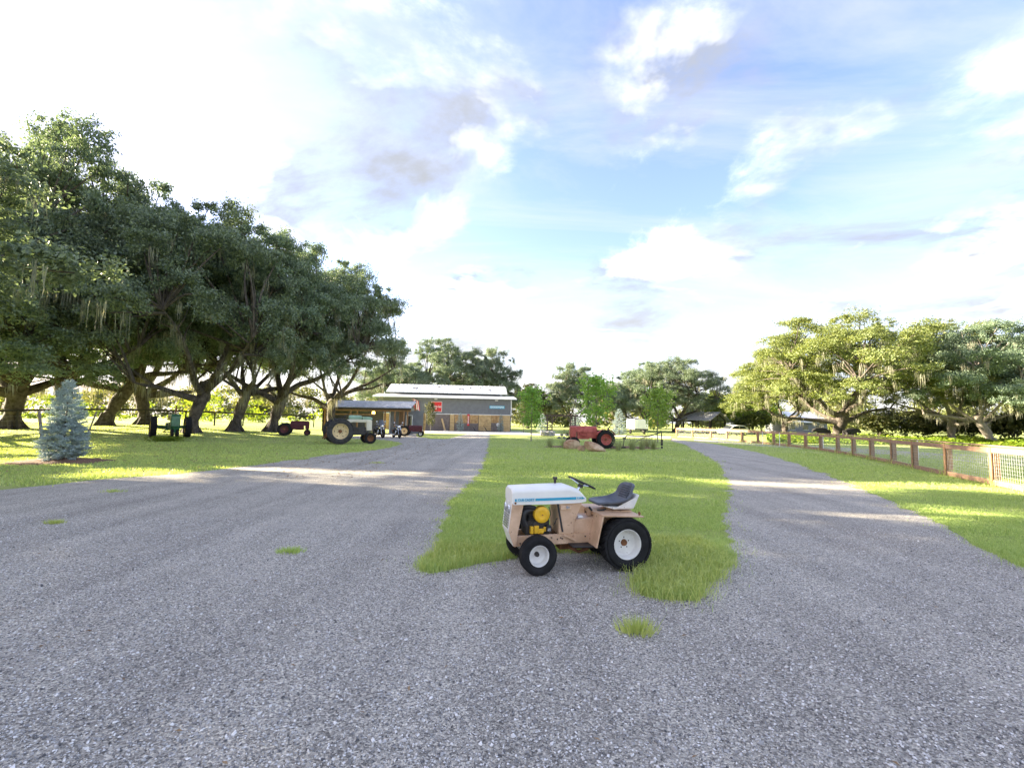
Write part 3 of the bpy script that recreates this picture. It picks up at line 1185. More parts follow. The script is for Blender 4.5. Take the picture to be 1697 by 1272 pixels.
planks(0.15, 1.25, .05, ZW - .08, 'plank_pale', parent=barn)
planks(1.27, 2.9, 1.25, ZW - .08, 'plank', parent=barn)
planks(1.27, 2.9, .05, 1.24, 'plank_grey', parent=barn)
planks(2.92, 4.75, .05, ZW - .06, 'plank_pale', parent=barn, y=-.06)      # sliding door
dd = MB()
for x0, x1 in ((2.95, 4.72),):
    dd.bar((x0, -.11, .1), (x1, -.11, ZW - .15), .10, .03)
    dd.bar((x0, -.11, ZW - .15), (x1, -.11, .1), .10, .03)
dd.build('door_brace', MT['plank_pale'], barn)
planks(4.8, 8.2, 1.15, ZW - .08, 'plank', parent=barn)
planks(4.8, 8.2, .05, 1.14, 'plank_grey', parent=barn)
planks(8.25, 8.9, .05, ZW - .08, 'plank_pale', parent=barn, y=-.03)
planks(8.95, 12.3, .05, ZW - .08, 'plank_grey', parent=barn)
planks(12.35, 12.7, .05, ZW - .08, 'plank_pale', parent=barn, y=-.03)
planks(12.75, 19.0, .05, ZW - .08, 'plank', parent=barn)
for px in (722, 822):
    x = GX(px)
    fx = MB().box((x, -.12, ZE - .12), (.42, .3, .14)).build('floodlight', MT['trim'], barn)


# wall things hang on the barn front
def on_barn(name, px, z, label, cat, dy=-.06):
    p = barn.matrix_basis @ Vector((GX(px), dy, z))
    o = empty(name, p, BA + math.pi)
    tag(o, label, cat)
    return o


# local frame of wall things: +x to the viewer's right, -y towards the viewer
TXT = Matrix.Rotation(R_(90), 4, 'X')
sg = on_barn('wall_sign', 723.5, 3.45, 'red square enamel sign with white script on the barn', 'sign')
MB().box((0, 0, 0), (1.5, .05, 1.45)).build('panel', MT['red_sign'], sg, bevel=.05)
fr = MB()
for a, b in (((-.75, 0, -.72), (.75, 0, -.72)), ((-.75, 0, .72), (.75, 0, .72)), ((-.75, 0, -.72), (-.75, 0, .72)), ((.75, 0, -.72), (.75, 0, .72))):
    fr.bar((a[0], -.01, a[2]), (b[0], -.01, b[2]), .06)
fr.build('border', MT['trim'], sg)
lettering('Coca-Cola', .42, MT['white'], sg, Matrix.Translation((0.04, -.035, .05)) @ TXT @ Matrix.Rotation(R_(-6), 4, 'Z'), shear=.3, bold=.008, width=1.2)
MB().bar((-.6, -.035, -.32), (.05, -.035, -.26), .02, .10).build('underline', MT['white'], sg)
sg = on_barn('wall_sign', 823, 3.55, 'long pale blue sign with white capitals on the barn', 'sign')
MB().box((0, 0, 0), (2.2, .05, .42)).build('panel', MT['blue_sign'], sg)
lettering('GOODYEAR', .34, MT['white'], sg, Matrix.Translation((0, -.035, 0)) @ TXT, bold=.008, width=2.0)
sg = on_barn('thermometer_sign', 776, 1.62, 'tall narrow red and white sign with round ends on the plank wall', 'sign', -.09)
MB().box((0, 0, 0), (.26, .05, 1.35)).box((0, -.005, -.72), (.36, .05, .22)).box((0, -.005, .72), (.36, .05, .22)).build('panel', MT['red_sign'], sg, bevel=.03)
lettering('SERVICE', .24, MT['white'], sg, Matrix.Translation((0, -.035, 0)) @ TXT @ Matrix.Rotation(R_(90), 4, 'Z'), bold=.006, width=1.15)
fl = on_barn('hanging_flag', 689.5, 3.45, 'red and white striped flag hanging slanted on the barn wall', 'flag', -.25)
cloth = MB()
for k in range(7):
    x0 = -.42 + k * .12
    vs = []
    for j in range(5):
        q = j / 4
        for xx in (x0, x0 + .12):
            vs.append((xx + .25 * q, .05 * math.sin(3 * q + xx * 9), .75 - 1.4 * q + (.45 * (.42 - xx))))
    f = MB().add(vs, [(2 * j, 2 * j + 1, 2 * j + 3, 2 * j + 2) for j in range(4)])
    f.build('stripe', MT['flag_red'] if k % 2 == 0 else MT['white'], fl)
MB().box((-.22, -.02, .62), (.42, .012, .5), Matrix.Rotation(R_(24), 3, 'Y')).build('canton', MT['flag_blue'], fl)
MB().cyl((-.62, .06, 1.05), (.55, .06, .52), .018, n=8).build('flag_pole', MT['trim'], fl)
wr = on_barn('wall_wreath', 825.5, .98, 'small white round plaque on the weathered planks', 'plaque', -.1)
MB().lathe([(0.0, -.03), (.24, -.03), (.27, 0), (.24, .03), (0, .03)], axis='Y', n=18).build('disc', MT['white'], wr)
MB().box((0, -.04, .02), (.2, .02, .06)).build('stripe', MT['red_sign'], wr)
# wheelbarrow-like dark scoops leaning by the doors
for px, lab in ((792, 'dark sled shaped scoop lying before the barn door, left of the pair'), (811, 'dark sled shaped scoop lying before the barn door, right of the pair')):
    p = barn.matrix_basis @ Vector((GX(px), -.9, 0.02))
    o = empty('garden_scoop', p, BA + math.pi)
    tag(o, lab, 'scoop', 'scoops before the barn')
    MB().prism([(-.75, -.25, .55), (-.45, -.25, .05), (.75, -.25, .0), (.78, -.25, .06), (-.38, -.25, .14), (-.66, -.25, .58)], (0, .5, 0)).build('tray', MT['black'], o, bevel=.02)
    MB().tube([(-.7, -.22, .55), (-.95, -.2, .8)], .02, 6).tube([(-.7, .22, .55), (-.95, .2, .8)], .02, 6).build('handle', MT['dark_metal'], o)
p = barn.matrix_basis @ Vector((GX(735.5), -.5, 0.0))
o = empty('leaning_board', p, BA + math.pi)
tag(o, 'pale board leaning on the barn wall right of the dark leaved young tree', 'board')
MB().bar((0.3, -.3, 0.02), (-.25, .35, 1.75), .22, .05, up=(0, -1, 0)).build('board', MT['plank_pale'], o)
MB().box((0.35, -.32, .04), (.7, .3, .07)).build('foot', MT['trim'], o)

# ------------------------------------------------------------------ open shed
sx0, sx1 = XY(534, 48.5)[0], XY(681, 48.5)[0]
shed = empty('open_shed', (sx0, 48.5, 0))
tag(shed, 'open pole shed with corrugated metal roof in front of the barn', 'shed')
SW, SD = sx1 - sx0, 3.0
zf, zbk = 2.75, 3.6
rf = MB()
nc = int(SW / .075)
vs, fs = [], []
for i in range(nc + 1):
    x = -.1 + (SW + .2) * i / nc
    dz = .028 * math.cos(i * math.pi)
    vs += [(x - .05, -.5, zf + dz), (x - .25, SD + .3, zbk + dz), (x - .25, SD + .3, zbk + dz - .02), (x - .05, -.5, zf + dz - .02)]
for i in range(nc):
    a = i * 4
    fs += [(a, a + 4, a + 5, a + 1), (a + 3, a + 2, a + 6, a + 7), (a, a + 3, a + 7, a + 4), (a + 1, a + 5, a + 6, a + 2)]
rf.add(vs, fs).build('roof', MT['roof_old'], shed)
MB().box((SW / 2, -.32, zf - .12), (SW + .1, .06, .2)).build('fascia', MT['dark_wood'], shed)
for i, x in enumerate([.35, 3.05, 3.75, 6.7, 7.75, 8.7, SW - .35]):
    MB().box((x, -.1, (zf - .2) / 2), (.15, .15, zf - .2)).build('post', MT['timber'], shed)
for x in (.35, SW / 2, SW - .2):
    MB().box((x, SD, zbk / 2 - .1), (.15, .15, zbk - .25)).build('post', MT['timber'], shed)
MB().box((2.9, -.02, 2.0), (5.4, .06, .14)).build('rail', MT['timber'], shed)
MB().box((SW / 2, -.1, zf - .3), (SW, .10, .18)).build('beam', MT['timber'], shed)
MB().box((2.9, SD - .1, 1.7), (5.6, .1, 3.3)).build('back_wall', MT['barn_grey'], shed)
MB().box((.05, SD / 2, 1.55), (.08, SD, 3.0)).build('side_wall', MT['dark_wood'], shed)
MB().box((6.95, .9, 1.2), (.12, .12, 2.4)).build('white_post', MT['trim'], shed)
wall = MB()
wall.box((7.4, 1.2, 1.25), (.9, .1, 2.5))
wall.box((9.2, 1.25, 1.25), (2.6, .1, 2.5))
wall.build('panel_wall', MT['barn_grey'], shed)
for k in range(5):
    MB().box((7.95 + .13 * k, 1.1, 1.2), (.10, .05, 2.4)).build('door_board', MT['timber'], shed)
wd = MB().box((9.0, 1.17, 1.35), (.62, .04, 1.25)).build('door_glass', MT['glass'], shed)
fr = MB()
for a, b in (((8.68, .7), (9.32, .7)), ((8.68, 2.0), (9.32, 2.0)), ((8.68, .7), (8.68, 2.0)), ((9.32, .7), (9.32, 2.0))):
    fr.bar((a[0], 1.13, a[1]), (b[0], 1.13, b[1]), .08)
fr.build('door_frame', MT['trim'], shed)
for k in range(8):
    MB().box((SW + .35, 2.6, .16 + .29 * k), (1.3, .06, .27)).build('plank', MT['plank'], shed)
lm = bpy.data.materials.new('lamp_glow')
lm.use_nodes = True
e = lm.node_tree.nodes['Principled BSDF']
e.inputs['Base Color'].default_value = (.9, .55, .1, 1)
e.inputs['Emission Color'].default_value = (1, .6, .12, 1)
e.inputs['Emission Strength'].default_value = 1.2
ln = empty('shed_lamp', (sx0 + 5.1, 49.6, 2.22))
tag(ln, 'small lit amber lamp hanging under the shed roof', 'lamp')
MB().lathe([(0.02, .22), (.10, .18), (.17, .02), (.17, -.1), (.10, -.16), (0.0, -.16)], axis='Z', n=14).build('globe', lm, ln, True)
MB().cyl((0, 0, .2), (0, 0, .66), .015, n=6).build('cord', MT['black'], ln)

# ------------------------------------------------------------------ wooden fence on the right
fp = [G(x, y) for x, y in ((1122, 724.5), (1200, 729.5), (1256.7, 734.5), (1301, 739), (1348.5, 744.5), (1405.4, 753.5), (1477, 767.5), (1526.8, 779), (1591.5, 792.5), (1667, 808))]
fp.append(fp[-1] + (fp[-1] - fp[-2]).normalized() * 2.44)
fp.append(fp[-1] + (fp[-1] - fp[-3]).normalized() * 2.44)
line = smoothpath(fp, 12)
posts = [line[0]]
acc = 0
for a, b in zip(line, line[1:]):
    d = (b - a).length
    acc += d
    if acc >= 2.44:
        posts.append(b)
        acc = 0
fence = empty('wooden_fence', (0, 0, 0))
tag(fence, 'brown timber post and rail fence with wire mesh along the right lawn', 'fence')
FH = 1.1
for i, p in enumerate(posts):
    d = ((posts[min(i + 1, len(posts) - 1)] - posts[max(i - 1, 0)])).normalized()
    n_ = Vector((d.y, -d.x, 0))
    if n_.x > 0:
        n_ = -n_                                           # towards the drive
    ang = math.atan2(d.y, d.x)
    po = MB().box((0, 0, FH / 2 - .1), (.14, .14, FH + .12), ang).build('post', MT['post_wood'], fence, bevel=.008)
    po.location = p
    po.rotation_euler = (random.uniform(-.022, .022), random.uniform(-.022, .022), 0)
    bt = MB().box((0, 0, FH / 2 - .02), (.12, .035, FH + .02), ang).build('batten', MT['post_wood'], fence, bevel=.005)
    bt.location = p + n_ * .11
    if i == len(posts) - 1:
        break
    q = posts[i + 1]
    MB().bar(p + n_ * .095 + Vector((0, 0, FH - .10 + random.uniform(-.012, .012))), q + n_ * .095 + Vector((0, 0, FH - .10 + random.uniform(-.012, .012))), .04, .15).build('rail', MT['rail_wood'], fence, bevel=.006)
    MB().bar(p + Vector((0, 0, FH + .03)), q + Vector((0, 0, FH + .03)), .15, .04).build('cap_rail', MT['rail_wood'], fence, bevel=.006)
    MB().bar(p + n_ * .09 + Vector((0, 0, .10)), q + n_ * .09 + Vector((0, 0, .10)), .04, .15).build('base_board', MT['rail_wood'], fence, bevel=.006)
    wm = MB()
    near = (p.y < 32)
    o = n_ * .078
    L = (q - p).length
    for z in np.arange(.2, FH - .15, .10):
        wm.bar(p + o + Vector((0, 0, z)), q + o + Vector((0, 0, z)), .004)
    for s in np.arange(.08, L, .10 if near else .3):
        b_ = p + (q - p) * (s / L) + o
        wm.bar(b_ + Vector((0, 0, .17)), b_ + Vector((0, 0, FH - .1)), .004)
    wm.build('wire_mesh', MT['wire'], fence)
# small electric-fence stakes in the pasture
GP_ = 'white stakes in the pasture'
stake = MB().cyl((0, 0, -.1), (0, 0, 1.05), .022, n=6).mesh('stake', MT['white'])
k = 0
for px, Y, lab in [(1263, 38, 'short white stake behind the fence below the white car'), (1291, 35, 'white stake behind the fence below the white roof'),
              (1363, 30, 'white stake behind the fence left of the huge oak trunk'), (1411, 27, 'white stake behind the fence right of the huge oak trunk'),
              (1519, 22, 'white stake behind the fence left of the pale forked oak')]:
    x, y = XY(px, Y)
    o = link('pasture_stake', stake, None, (x, y, 0))
    tag(o, lab, 'stake', GP_)

# ------------------------------------------------------------------ black board fence under the oaks
bf = empty('black_fence')
tag(bf, 'black board fence running under the oaks on the left', 'fence')
bpts = [(-120, 26), (10, 31), (165, 36), (205, 38), (285, 41), (380, 46), (470, 52), (540, 58)]
bw = []
for px, Y in bpts:
    x, y = XY(px, Y)
    bw.append(Vector((x, y, float(terrain(x, y)))))
bl = smoothpath(bw, 8)
acc = 0
bposts = [bl[0]]
for a, b in zip(bl, bl[1:]):
    acc += (b - a).length
    if acc > 2.6:
        bposts.append(b)
        acc = 0
for i, p in enumerate(bposts):
    p = Vector((p.x, p.y, float(terrain(p.x, p.y))))
    MB().box((0, 0, .62), (.12, .12, 1.5), .4).build('post', MT['black_wood'], bf).location = p
    if i + 1 < len(bposts):
        q = bposts[i + 1]
        q = Vector((q.x, q.y, float(terrain(q.x, q.y))))
        MB().bar(p + Vector((0, 0, 1.30)), q + Vector((0, 0, 1.30)), .05, .15).build('rail', MT['black_wood'], bf)
        w2 = MB()
        for z in (.3, .6, .9):
            w2.bar(p + Vector((0, 0, z)), q + Vector((0, 0, z)), .006)
        w2.build('wire', MT['wire'], bf)

# stakes of the spruce
GK = 'stakes beside the blue spruce'
for a, b, lab in (((73, 760), (65, 680), 'grey wooden stake leaning at the left of the blue spruce'), ((140, 733), (160, 682), 'grey wooden stake leaning away at the right of the blue spruce')):
    p0 = G(*a)
    p1 = P(b[0], b[1], p0.y + (-.1 if a[0] < 100 else .3))
    o = empty('tree_stake', p0)
    tag(o, lab, 'stake', GK)
    MB().bar((0, 0, -.05), p1 - p0, .07, .07).build('pole', MT['plank_grey'], o, bevel=.01)
    MB().tube([(p1 - p0) * .75, (p1 - p0) * .75 + (Vector((spruce_xy.x, spruce_xy.y, 1.3)) - p0 - (p1 - p0) * .75) * .9], .008, 5).build('tie', MT['black'], o)

# ------------------------------------------------------------------ things behind the island lawn
ax, ay = XY(930, 58)
arb = empty('garden_arbor', (ax, ay, 0), -.1)
tag(arb, 'dark stained garden arbor with lattice sides behind the lawn', 'arbor')
for x in (-1.75, -1.15, 1.15, 1.75):
    for y in (-.5, .5):
        MB().box((x, y, 1.15), (.16, .16, 2.3)).build('post', MT['dark_wood'], arb)
for sx in (-1, 1):
    for k in range(7):
        MB().box((sx * 1.45, -.5, .25 + .3 * k), (.6, .05, .1)).build('slat', MT['dark_wood'], arb)
    MB().bar((sx * 1.1, -.5, 1.6), (sx * .55, -.5, 2.2), .12).build('brace', MT['dark_wood'], arb)
for y in (-.55, .55):
    MB().box((0, y, 2.36), (4.2, .07, .22)).build('beam', MT['dark_wood'], arb)
for k in range(9):
    MB().box((-1.8 + .45 * k, 0, 2.53), (.07, 1.9, .12)).build('rafter', MT['dark_wood'], arb)

MT['grey_stone'] = M('grey_stone', (0.30, 0.29, 0.32), 0.9, var=0.3, scale=6, bump=0.6, bscale=14)
MT['boulder'] = M('sandstone', (0.42, 0.21, 0.10), 0.9, var=0.35, scale=2.2, bump=0.7, bscale=9, col2=(0.66, 0.50, 0.34))


def rock(seed, sx, sy, sz, mat, n=3):
    b = bmesh.new()
    bmesh.ops.create_icosphere(b, subdivisions=n, radius=1)
    rd = random.Random(seed)
    pl = [(Vector((rd.gauss(0, 1), rd.gauss(0, 1), rd.gauss(0, .8))).normalized(), rd.uniform(.55, .85)) for _ in range(11)]
    for v in b.verts:
        for nrm, dd in pl:
            k = v.co.dot(nrm)
            if k > dd:
                v.co -= nrm * (k - dd) * .92
        v.co *= 1 + rd.uniform(-.02, .02)
        v.co = Vector((v.co.x * sx, v.co.y * sy, v.co.z * sz))
    me = bpy.data.meshes.new('rock')
    b.to_mesh(me)
    b.free()
    me.materials.append(MT[mat])
    return me


wx, wy = XY(908, 50)
pl = empty('stone_planter', (wx, wy, 0))
tag(pl, 'low planter of stacked grey stones left of the dark arbor', 'planter')
for k in range(14):
    o = link('stone', rock(40 + k, .28, .22, .17, 'grey_stone', 2), pl, (-.65 + .22 * (k % 7), random.uniform(-.1, .1), .14 + .26 * (k // 7)))
wx, wy = XY(943, 44)
fbd = empty('flower_border', (wx, wy, 0))
tag(fbd, 'low border of dark plants and pale stones left of the red tractor', 'flower border')
c = link('foliage', bush_mesh(8, 8, 1.0, .8, 200, (.04, .08)), fbd)
c['kind'] = 'stuff'
for k in range(9):
    link('stone', rock(70 + k, .2, .16, .14, 'grey_stone', 2), fbd, (-1.0 + .26 * k, -.5 + random.uniform(-.15, .15), .10 + .25 * (k % 2)))

trx, try_ = XY(1056, 66)
trl = empty('box_trailer', (trx, try_, 0), .05)
tag(trl, 'white box trailer parked beyond the lawn', 'trailer')
MB().box((0, 0, 1.45), (2.0, 3.6, 1.35)).build('body', MT['white'], trl, bevel=.06)
MB().box((0, 0, .68), (1.9, 3.7, .16)).build('chassis', MT['black'], trl)
for x in (-1.0, 1.0):
    MB().lathe([(.12, -.1), (.30, -.1), (.34, -.05), (.34, .05), (.30, .1), (.12, .1)], (x, 0, .34), 'X', 18, True).build('wheel', MT['rubber'], trl)
MB().bar((0, -1.8, .6), (0, -3.0, .45), .12).bar((0, -2.9, .5), (0, -2.9, .02), .07).build('tongue', MT['dark_metal'], trl)
MB().box((0, -1.815, 1.45), (.9, .02, 1.15)).build('door', MT['trim'], trl)

# pavilion
pvx, pvy = XY(1166, 84)
pv = empty('picnic_pavilion', (pvx, pvy, 0), .55)
tag(pv, 'timber pavilion with grey metal gable roof beyond the fence', 'pavilion')
for x in (-2.2, 2.2):
    for y in (-2.8, 0, 2.8):
        MB().box((x, y, 1.15), (.2, .2, 2.3)).build('post', MT['dark_wood'], pv)
MB().prism([(-2.9, -3.5, 2.25), (0, -3.5, 3.75), (0, -3.5, 3.85), (-2.95, -3.5, 2.33)], (0, 7, 0)).build('roof_slope', MT['roof_old'], pv)
MB().prism([(2.9, -3.5, 2.25), (0, -3.5, 3.76), (0, -3.5, 3.86), (2.95, -3.5, 2.33)], (0, 7, 0)).build('roof_slope', MT['roof_old'], pv)
for y in (-2.8, 0, 2.8):
    tt = MB()
    tt.bar((-2.3, y, 2.3), (2.3, y, 2.3), .16)
    tt.bar((-2.3, y, 2.3), (0, y, 3.6), .12).bar((2.3, y, 2.3), (0, y, 3.6), .12).bar((0, y, 2.3), (0, y, 3.6), .12)
    tt.build('truss', MT['dark_wood'], pv)
p2x, p2y = XY(1131, 88)
hut = empty('small_hut', (p2x, p2y, 0), .3)
tag(hut, 'small dark hut with pointed roof left of the pavilion', 'hut')
for x in (-1.3, 1.3):
    for y in (-1.3, 1.3):
        MB().box((x, y, 1.0), (.18, .18, 2.0)).build('post', MT['dark_wood'], hut)
MB().add([(-1.9, -1.9, 2.0), (1.9, -1.9, 2.0), (1.9, 1.9, 2.0), (-1.9, 1.9, 2.0), (0, 0, 3.2)], [(0, 1, 4), (1, 2, 4), (2, 3, 4), (3, 0, 4), (3, 2, 1, 0)]).build('roof', MT['dark_wood'], hut)
wgx, wgy = XY(1178, 74)
wg = empty('farm_wagon', (wgx, wgy, 0), .1)
tag(wg, 'dark low farm wagon parked in front of the pavilion', 'wagon')
MB().box((0, 0, .75), (3.0, 1.4, .35)).build('bed', MT['rust'], wg, bevel=.03)
for x in (-1.0, 1.0):
    for y in (-.75, .75):
        MB().lathe([(.1, -.07), (.3, -.07), (.34, 0), (.3, .07), (.1, .07)], (x, y, .34), 'Y', 16, True).build('wheel', MT['rubber'], wg)
hx, hy = XY(1318, 100)
hs = empty('white_roofed_house', (hx, hy, 0), .1)
tag(hs, 'low building with pale metal roof behind the pasture oaks', 'building')
MB().box((0, 0, 1.2), (10, 6, 2.4)).build('wall', MT['barn_grey'], hs)
MB().prism([(-5.6, -3.7, 2.3), (-5.6, 0, 4.6), (-5.6, 3.7, 2.3), (-5.6, 3.7, 2.45), (-5.6, 0, 4.75), (-5.6, -3.7, 2.45)], (11.2, 0, 0)).build('roof', MT['roof_white'], hs)
for x in (-3, 0, 3):
    w_ = MB().box((x, -3.02, 1.3), (1.1, .06, 1.0)).build('window', MT['glass'], hs)
    MB().box((x, -3.06, .76), (1.3, .1, .08)).build('sill', MT['trim'], w_)

# parked white car (an estate seen from its left rear quarter)
cx_, cy_ = XY(1215, 70)
car = empty('parked_car', (cx_, cy_, 0), math.pi + .25)
tag(car, 'white car parked beyond the wooden fence', 'car')
prof = [(2.2, .35), (2.25, .62), (2.05, .82), (1.25, .95), (.55, 1.42), (-.2, 1.52), (-1.4, 1.47), (-2.05, 1.02), (-2.2, .8), (-2.2, .35)]
b = MB()
vs = []
for sy, inset in ((-.88, 0), (-.62, 1), (.62, 1), (.88, 0)):
    for (x, z) in prof:
        vs.append((x * (0.97 if inset else 1), sy * (1 if z < 1.0 or inset else .92), z + (.03 if inset and z > .6 else 0)))
n = len(prof)
fs = [tuple(range(n)), tuple(reversed(range(3 * n, 4 * n)))]
for s in range(3):
    for i in range(n):
        j = (i + 1) % n
        fs.append((s * n + i, (s + 1) * n + i, (s + 1) * n + j, s * n + j))
b.add(vs, fs).build('body', MT['white'], car, True, bevel=.04)
for sy in (-1, 1):
    MB().prism([(1.0, sy * .86, 1.0), (.5, sy * .83, 1.36), (-.35, sy * .83, 1.42), (-.35, sy * .88, 1.0)], (0, sy * .02, 0)).build('window', MT['glass'], car)
    MB().prism([(-.45, sy * .88, 1.0), (-.45, sy * .83, 1.42), (-1.3, sy * .83, 1.38), (-1.75, sy * .86, 1.05)], (0, sy * .02, 0)).build('window', MT['glass'], car)
    for x in (-1.35, 1.35):
        wv = MB().lathe([(.05, -.1), (.2, -.1), (.2, .1), (.05, .1)], (x, sy * .82, .32), 'Y', 18, True).build('wheel', MT['chrome'], car)
        MB().lathe([(.2, -.1), (.31, -.1), (.33, -.04), (.33, .04), (.31, .1), (.2, .1)], (x, sy * .82, .32), 'Y', 22, True).build('tyre', MT['rubber'], wv)
    MB().box((2.19, sy * .62, .68), (.08, .32, .14)).build('headlight', MT['chrome'], car)
    MB().box((-2.18, sy * .66, .82), (.06, .25, .16)).build('tail_light', MT['red_sign'], car)
MB().prism([(1.32, -.7, .98), (.66, -.62, 1.42), (.66, .62, 1.42), (1.32, .7, .98)], (.05, 0, .05)).build('windscreen', MT['glass'], car)

# cattle resting by the huge oak
MT['black_hide'] = M('black_hide', (0.016, 0.014, 0.013), 0.7, var=0.3)


def cow(px, Y, rot, label):
    x, y = XY(px, Y)
    o = empty('black_cow', (x, y, 0), rot)
    tag(o, label, 'cow', 'black cattle by the huge oak')
    me = bpy.data.meshes.new('cow_body')
    ed = []
    vs = [(-.75, 0, 1.1), (-.35, 0, 1.08), (.1, 0, 1.02), (.55, 0, 1.1), (.85, 0, 1.2), (1.15, 0, 1.15), (1.45, 0, .95)]
    rad = [.30, .36, .40, .36, .24, .17, .11]
    ed = [(i, i + 1) for i in range(6)]
    for k, (xx, sy) in enumerate(((-.7, .22), (-.7, -.22), (.5, .2), (.5, -.2))):
        base = 0 if xx < 0 else 3
        i = len(vs)
        bk = -.08 if xx < 0 else .04
        vs += [(xx, sy, .85), (xx + bk, sy, .48), (xx - bk * .3, sy, .24), (xx, sy, .03)]
        rad += [.19 if xx < 0 else .15, .09, .06, .07]
        ed += [(base, i), (i, i + 1), (i + 1, i + 2), (i + 2, i + 3)]
    i = len(vs)
    vs += [(-1.05, 0, 1.12), (-1.12, 0, .6)]
    rad += [.05, .03]
    ed += [(0, i), (i, i + 1)]
    for sy in (-1, 1):
        i = len(vs)
        vs.append((1.14, sy * .24, 1.24))
        rad.append(.04)
        ed.append((5, i))
    me.from_pydata(vs, ed, [])
    ob = link('body', me, o)
    md = ob.modifiers.new('skin', 'SKIN')
    for v, rr_ in zip(me.skin_vertices[0].data, rad):
        v.radius = (rr_, rr_)
    me.skin_vertices[0].data[2].use_root = True
    ob.modifiers.new('sub', 'SUBSURF').levels = 1
    ob.modifiers['sub'].render_levels = 1
    me.materials.append(MT['black_hide'])


cow(1363, 55, math.pi + .15, 'black cow standing left of the huge oak trunk')
cow(1409, 54, .2, 'black cow standing right of the huge oak trunk')
# ------------------------------------------------------------------ wheels
def tyre_profile(r, w, rim, groove=0):
    h = w / 2
    pr = [(rim, -h * .72), (rim + (r - rim) * .35, -h * .98), (rim + (r - rim) * .75, -h * .95), (r * .985, -h * .72)]
    if groove:
        xs = np.linspace(-h * .62, h * .62, groove * 2 + 1)
        for i, x in enumerate(xs):
            pr.append((r if i % 2 == 0 else r - .016, x - .004))
            pr.append((r if i % 2 == 0 else r - .016, x + (xs[1] - xs[0]) * .75))
    else:
        pr += [(r, -h * .5), (r, h * .5)]
    pr += [(r * .985, h * .72), (rim + (r - rim) * .75, h * .95), (rim + (r - rim) * .35, h * .98), (rim, h * .72)]
    return pr


def wheel(parent, c, r, w, rim, rim_mat, tyre_mat='rubber', lugs=None, groove=0, side=1, steer=0.0, dish=0.35, hub_mat=None, holes=6, n=40, bolts=5, plate=None):
    """rim disc as the wheel, with tyre, hub and bolts as its pieces; axis along y, outer face on side*y"""
    h = w / 2
    s = side
    wm = MB()
    wm.lathe([(rim * 1.02, s * h * .72), (rim * .97, s * h * .74), (rim * .93, s * h * .60), (rim * .86, s * h * (.35 - dish)), (rim * .55, s * h * (.12 - dish)), (rim * .30, s * h * (.16 - dish)), (0.0, s * h * (.16 - dish))], (0, 0, 0), 'Y', n)
    wm.lathe([(rim * 1.02, -s * h * .72), (rim * .95, -s * h * .6), (rim * .93, s * h * .60)], (0, 0, 0), 'Y', n)
    wo_ = wm.build('wheel', MT[rim_mat], parent, True)
    wo_.location = c
    wo_.rotation_euler = (0, 0, steer)
    t = MB()
    t.lathe(tyre_profile(r if not lugs else r - lugs[2], w, rim, groove), (0, 0, 0), 'Y', n, True)
    to = t.build('tyre', MT[tyre_mat], wo_, True)
    if lugs:
        nl, ang, hh = lugs
        lg = MB()
        for k in range(nl):
            for sg in (-1, 1):
                a = 2 * math.pi * (k + (.5 if sg > 0 else 0)) / nl
                da = ang
                pts = []
                for (yy, aa) in ((0.03 * h * sg, a), (sg * h * .93, a + da)):
                    for rr_, wd in ((r - hh * 1.6, .045 * r / .29), (r * (1.0 if abs(yy) < h * .5 else .985), .03 * r / .29)):
                        for e in (-1, 1):
                            q = aa + e * wd / r
                            pts.append(Vector((rr_ * math.cos(q), yy, rr_ * math.sin(q))))
                lg.add(pts, [(0, 1, 3, 2), (4, 6, 7, 5), (0, 4, 5, 1), (2, 3, 7, 6), (0, 2, 6, 4), (1, 5, 7, 3)])
        lg.build('tread_lug', MT[tyre_mat], wo_)
    yo = s * h * (.16 - dish)
    hb = MB().lathe([(0, yo + s * .035), (rim * .20, yo + s * .035), (rim * .24, yo + s * .01), (rim * .24, yo - s * .02)], (0, 0, 0), 'Y', 20)
    hb.build('hub', MT[hub_mat or rim_mat], wo_, True)
    bo = MB()
    for k in range(bolts):
        a = 2 * math.pi * k / bolts + .3
        bo.cyl((rim * .36 * math.cos(a), yo - s * .01, rim * .36 * math.sin(a)), (rim * .36 * math.cos(a), yo + s * .02, rim * .36 * math.sin(a)), rim * .045, n=6)
    if bolts:
        bo.build('wheel_bolt', MT['dark_metal'], wo_)
    if holes:
        ho = MB()
        for k in range(holes):
            a = 2 * math.pi * k / holes
            ho.cyl((rim * .70 * math.cos(a), yo + s * h * .02, rim * .70 * math.sin(a)), (rim * .70 * math.cos(a), yo + s * h * .17, rim * .70 * math.sin(a)), rim * .07, n=8)
        ho.build('rim_hole', MT['dark_metal'], wo_)
    if plate:
        pm = MB()
        po = [(rim * .82 * math.cos(a), yo + s * .004, rim * .82 * math.sin(a)) for a in (math.pi / 4 + .35 + k * math.pi / 2 + e for k in range(4) for e in (-.22, .22))]
        pm.prism(po, (0, s * .012, 0))
        pm.build('rim_plate', MT[rim_mat], wo_, bevel=.004)
    return wo_


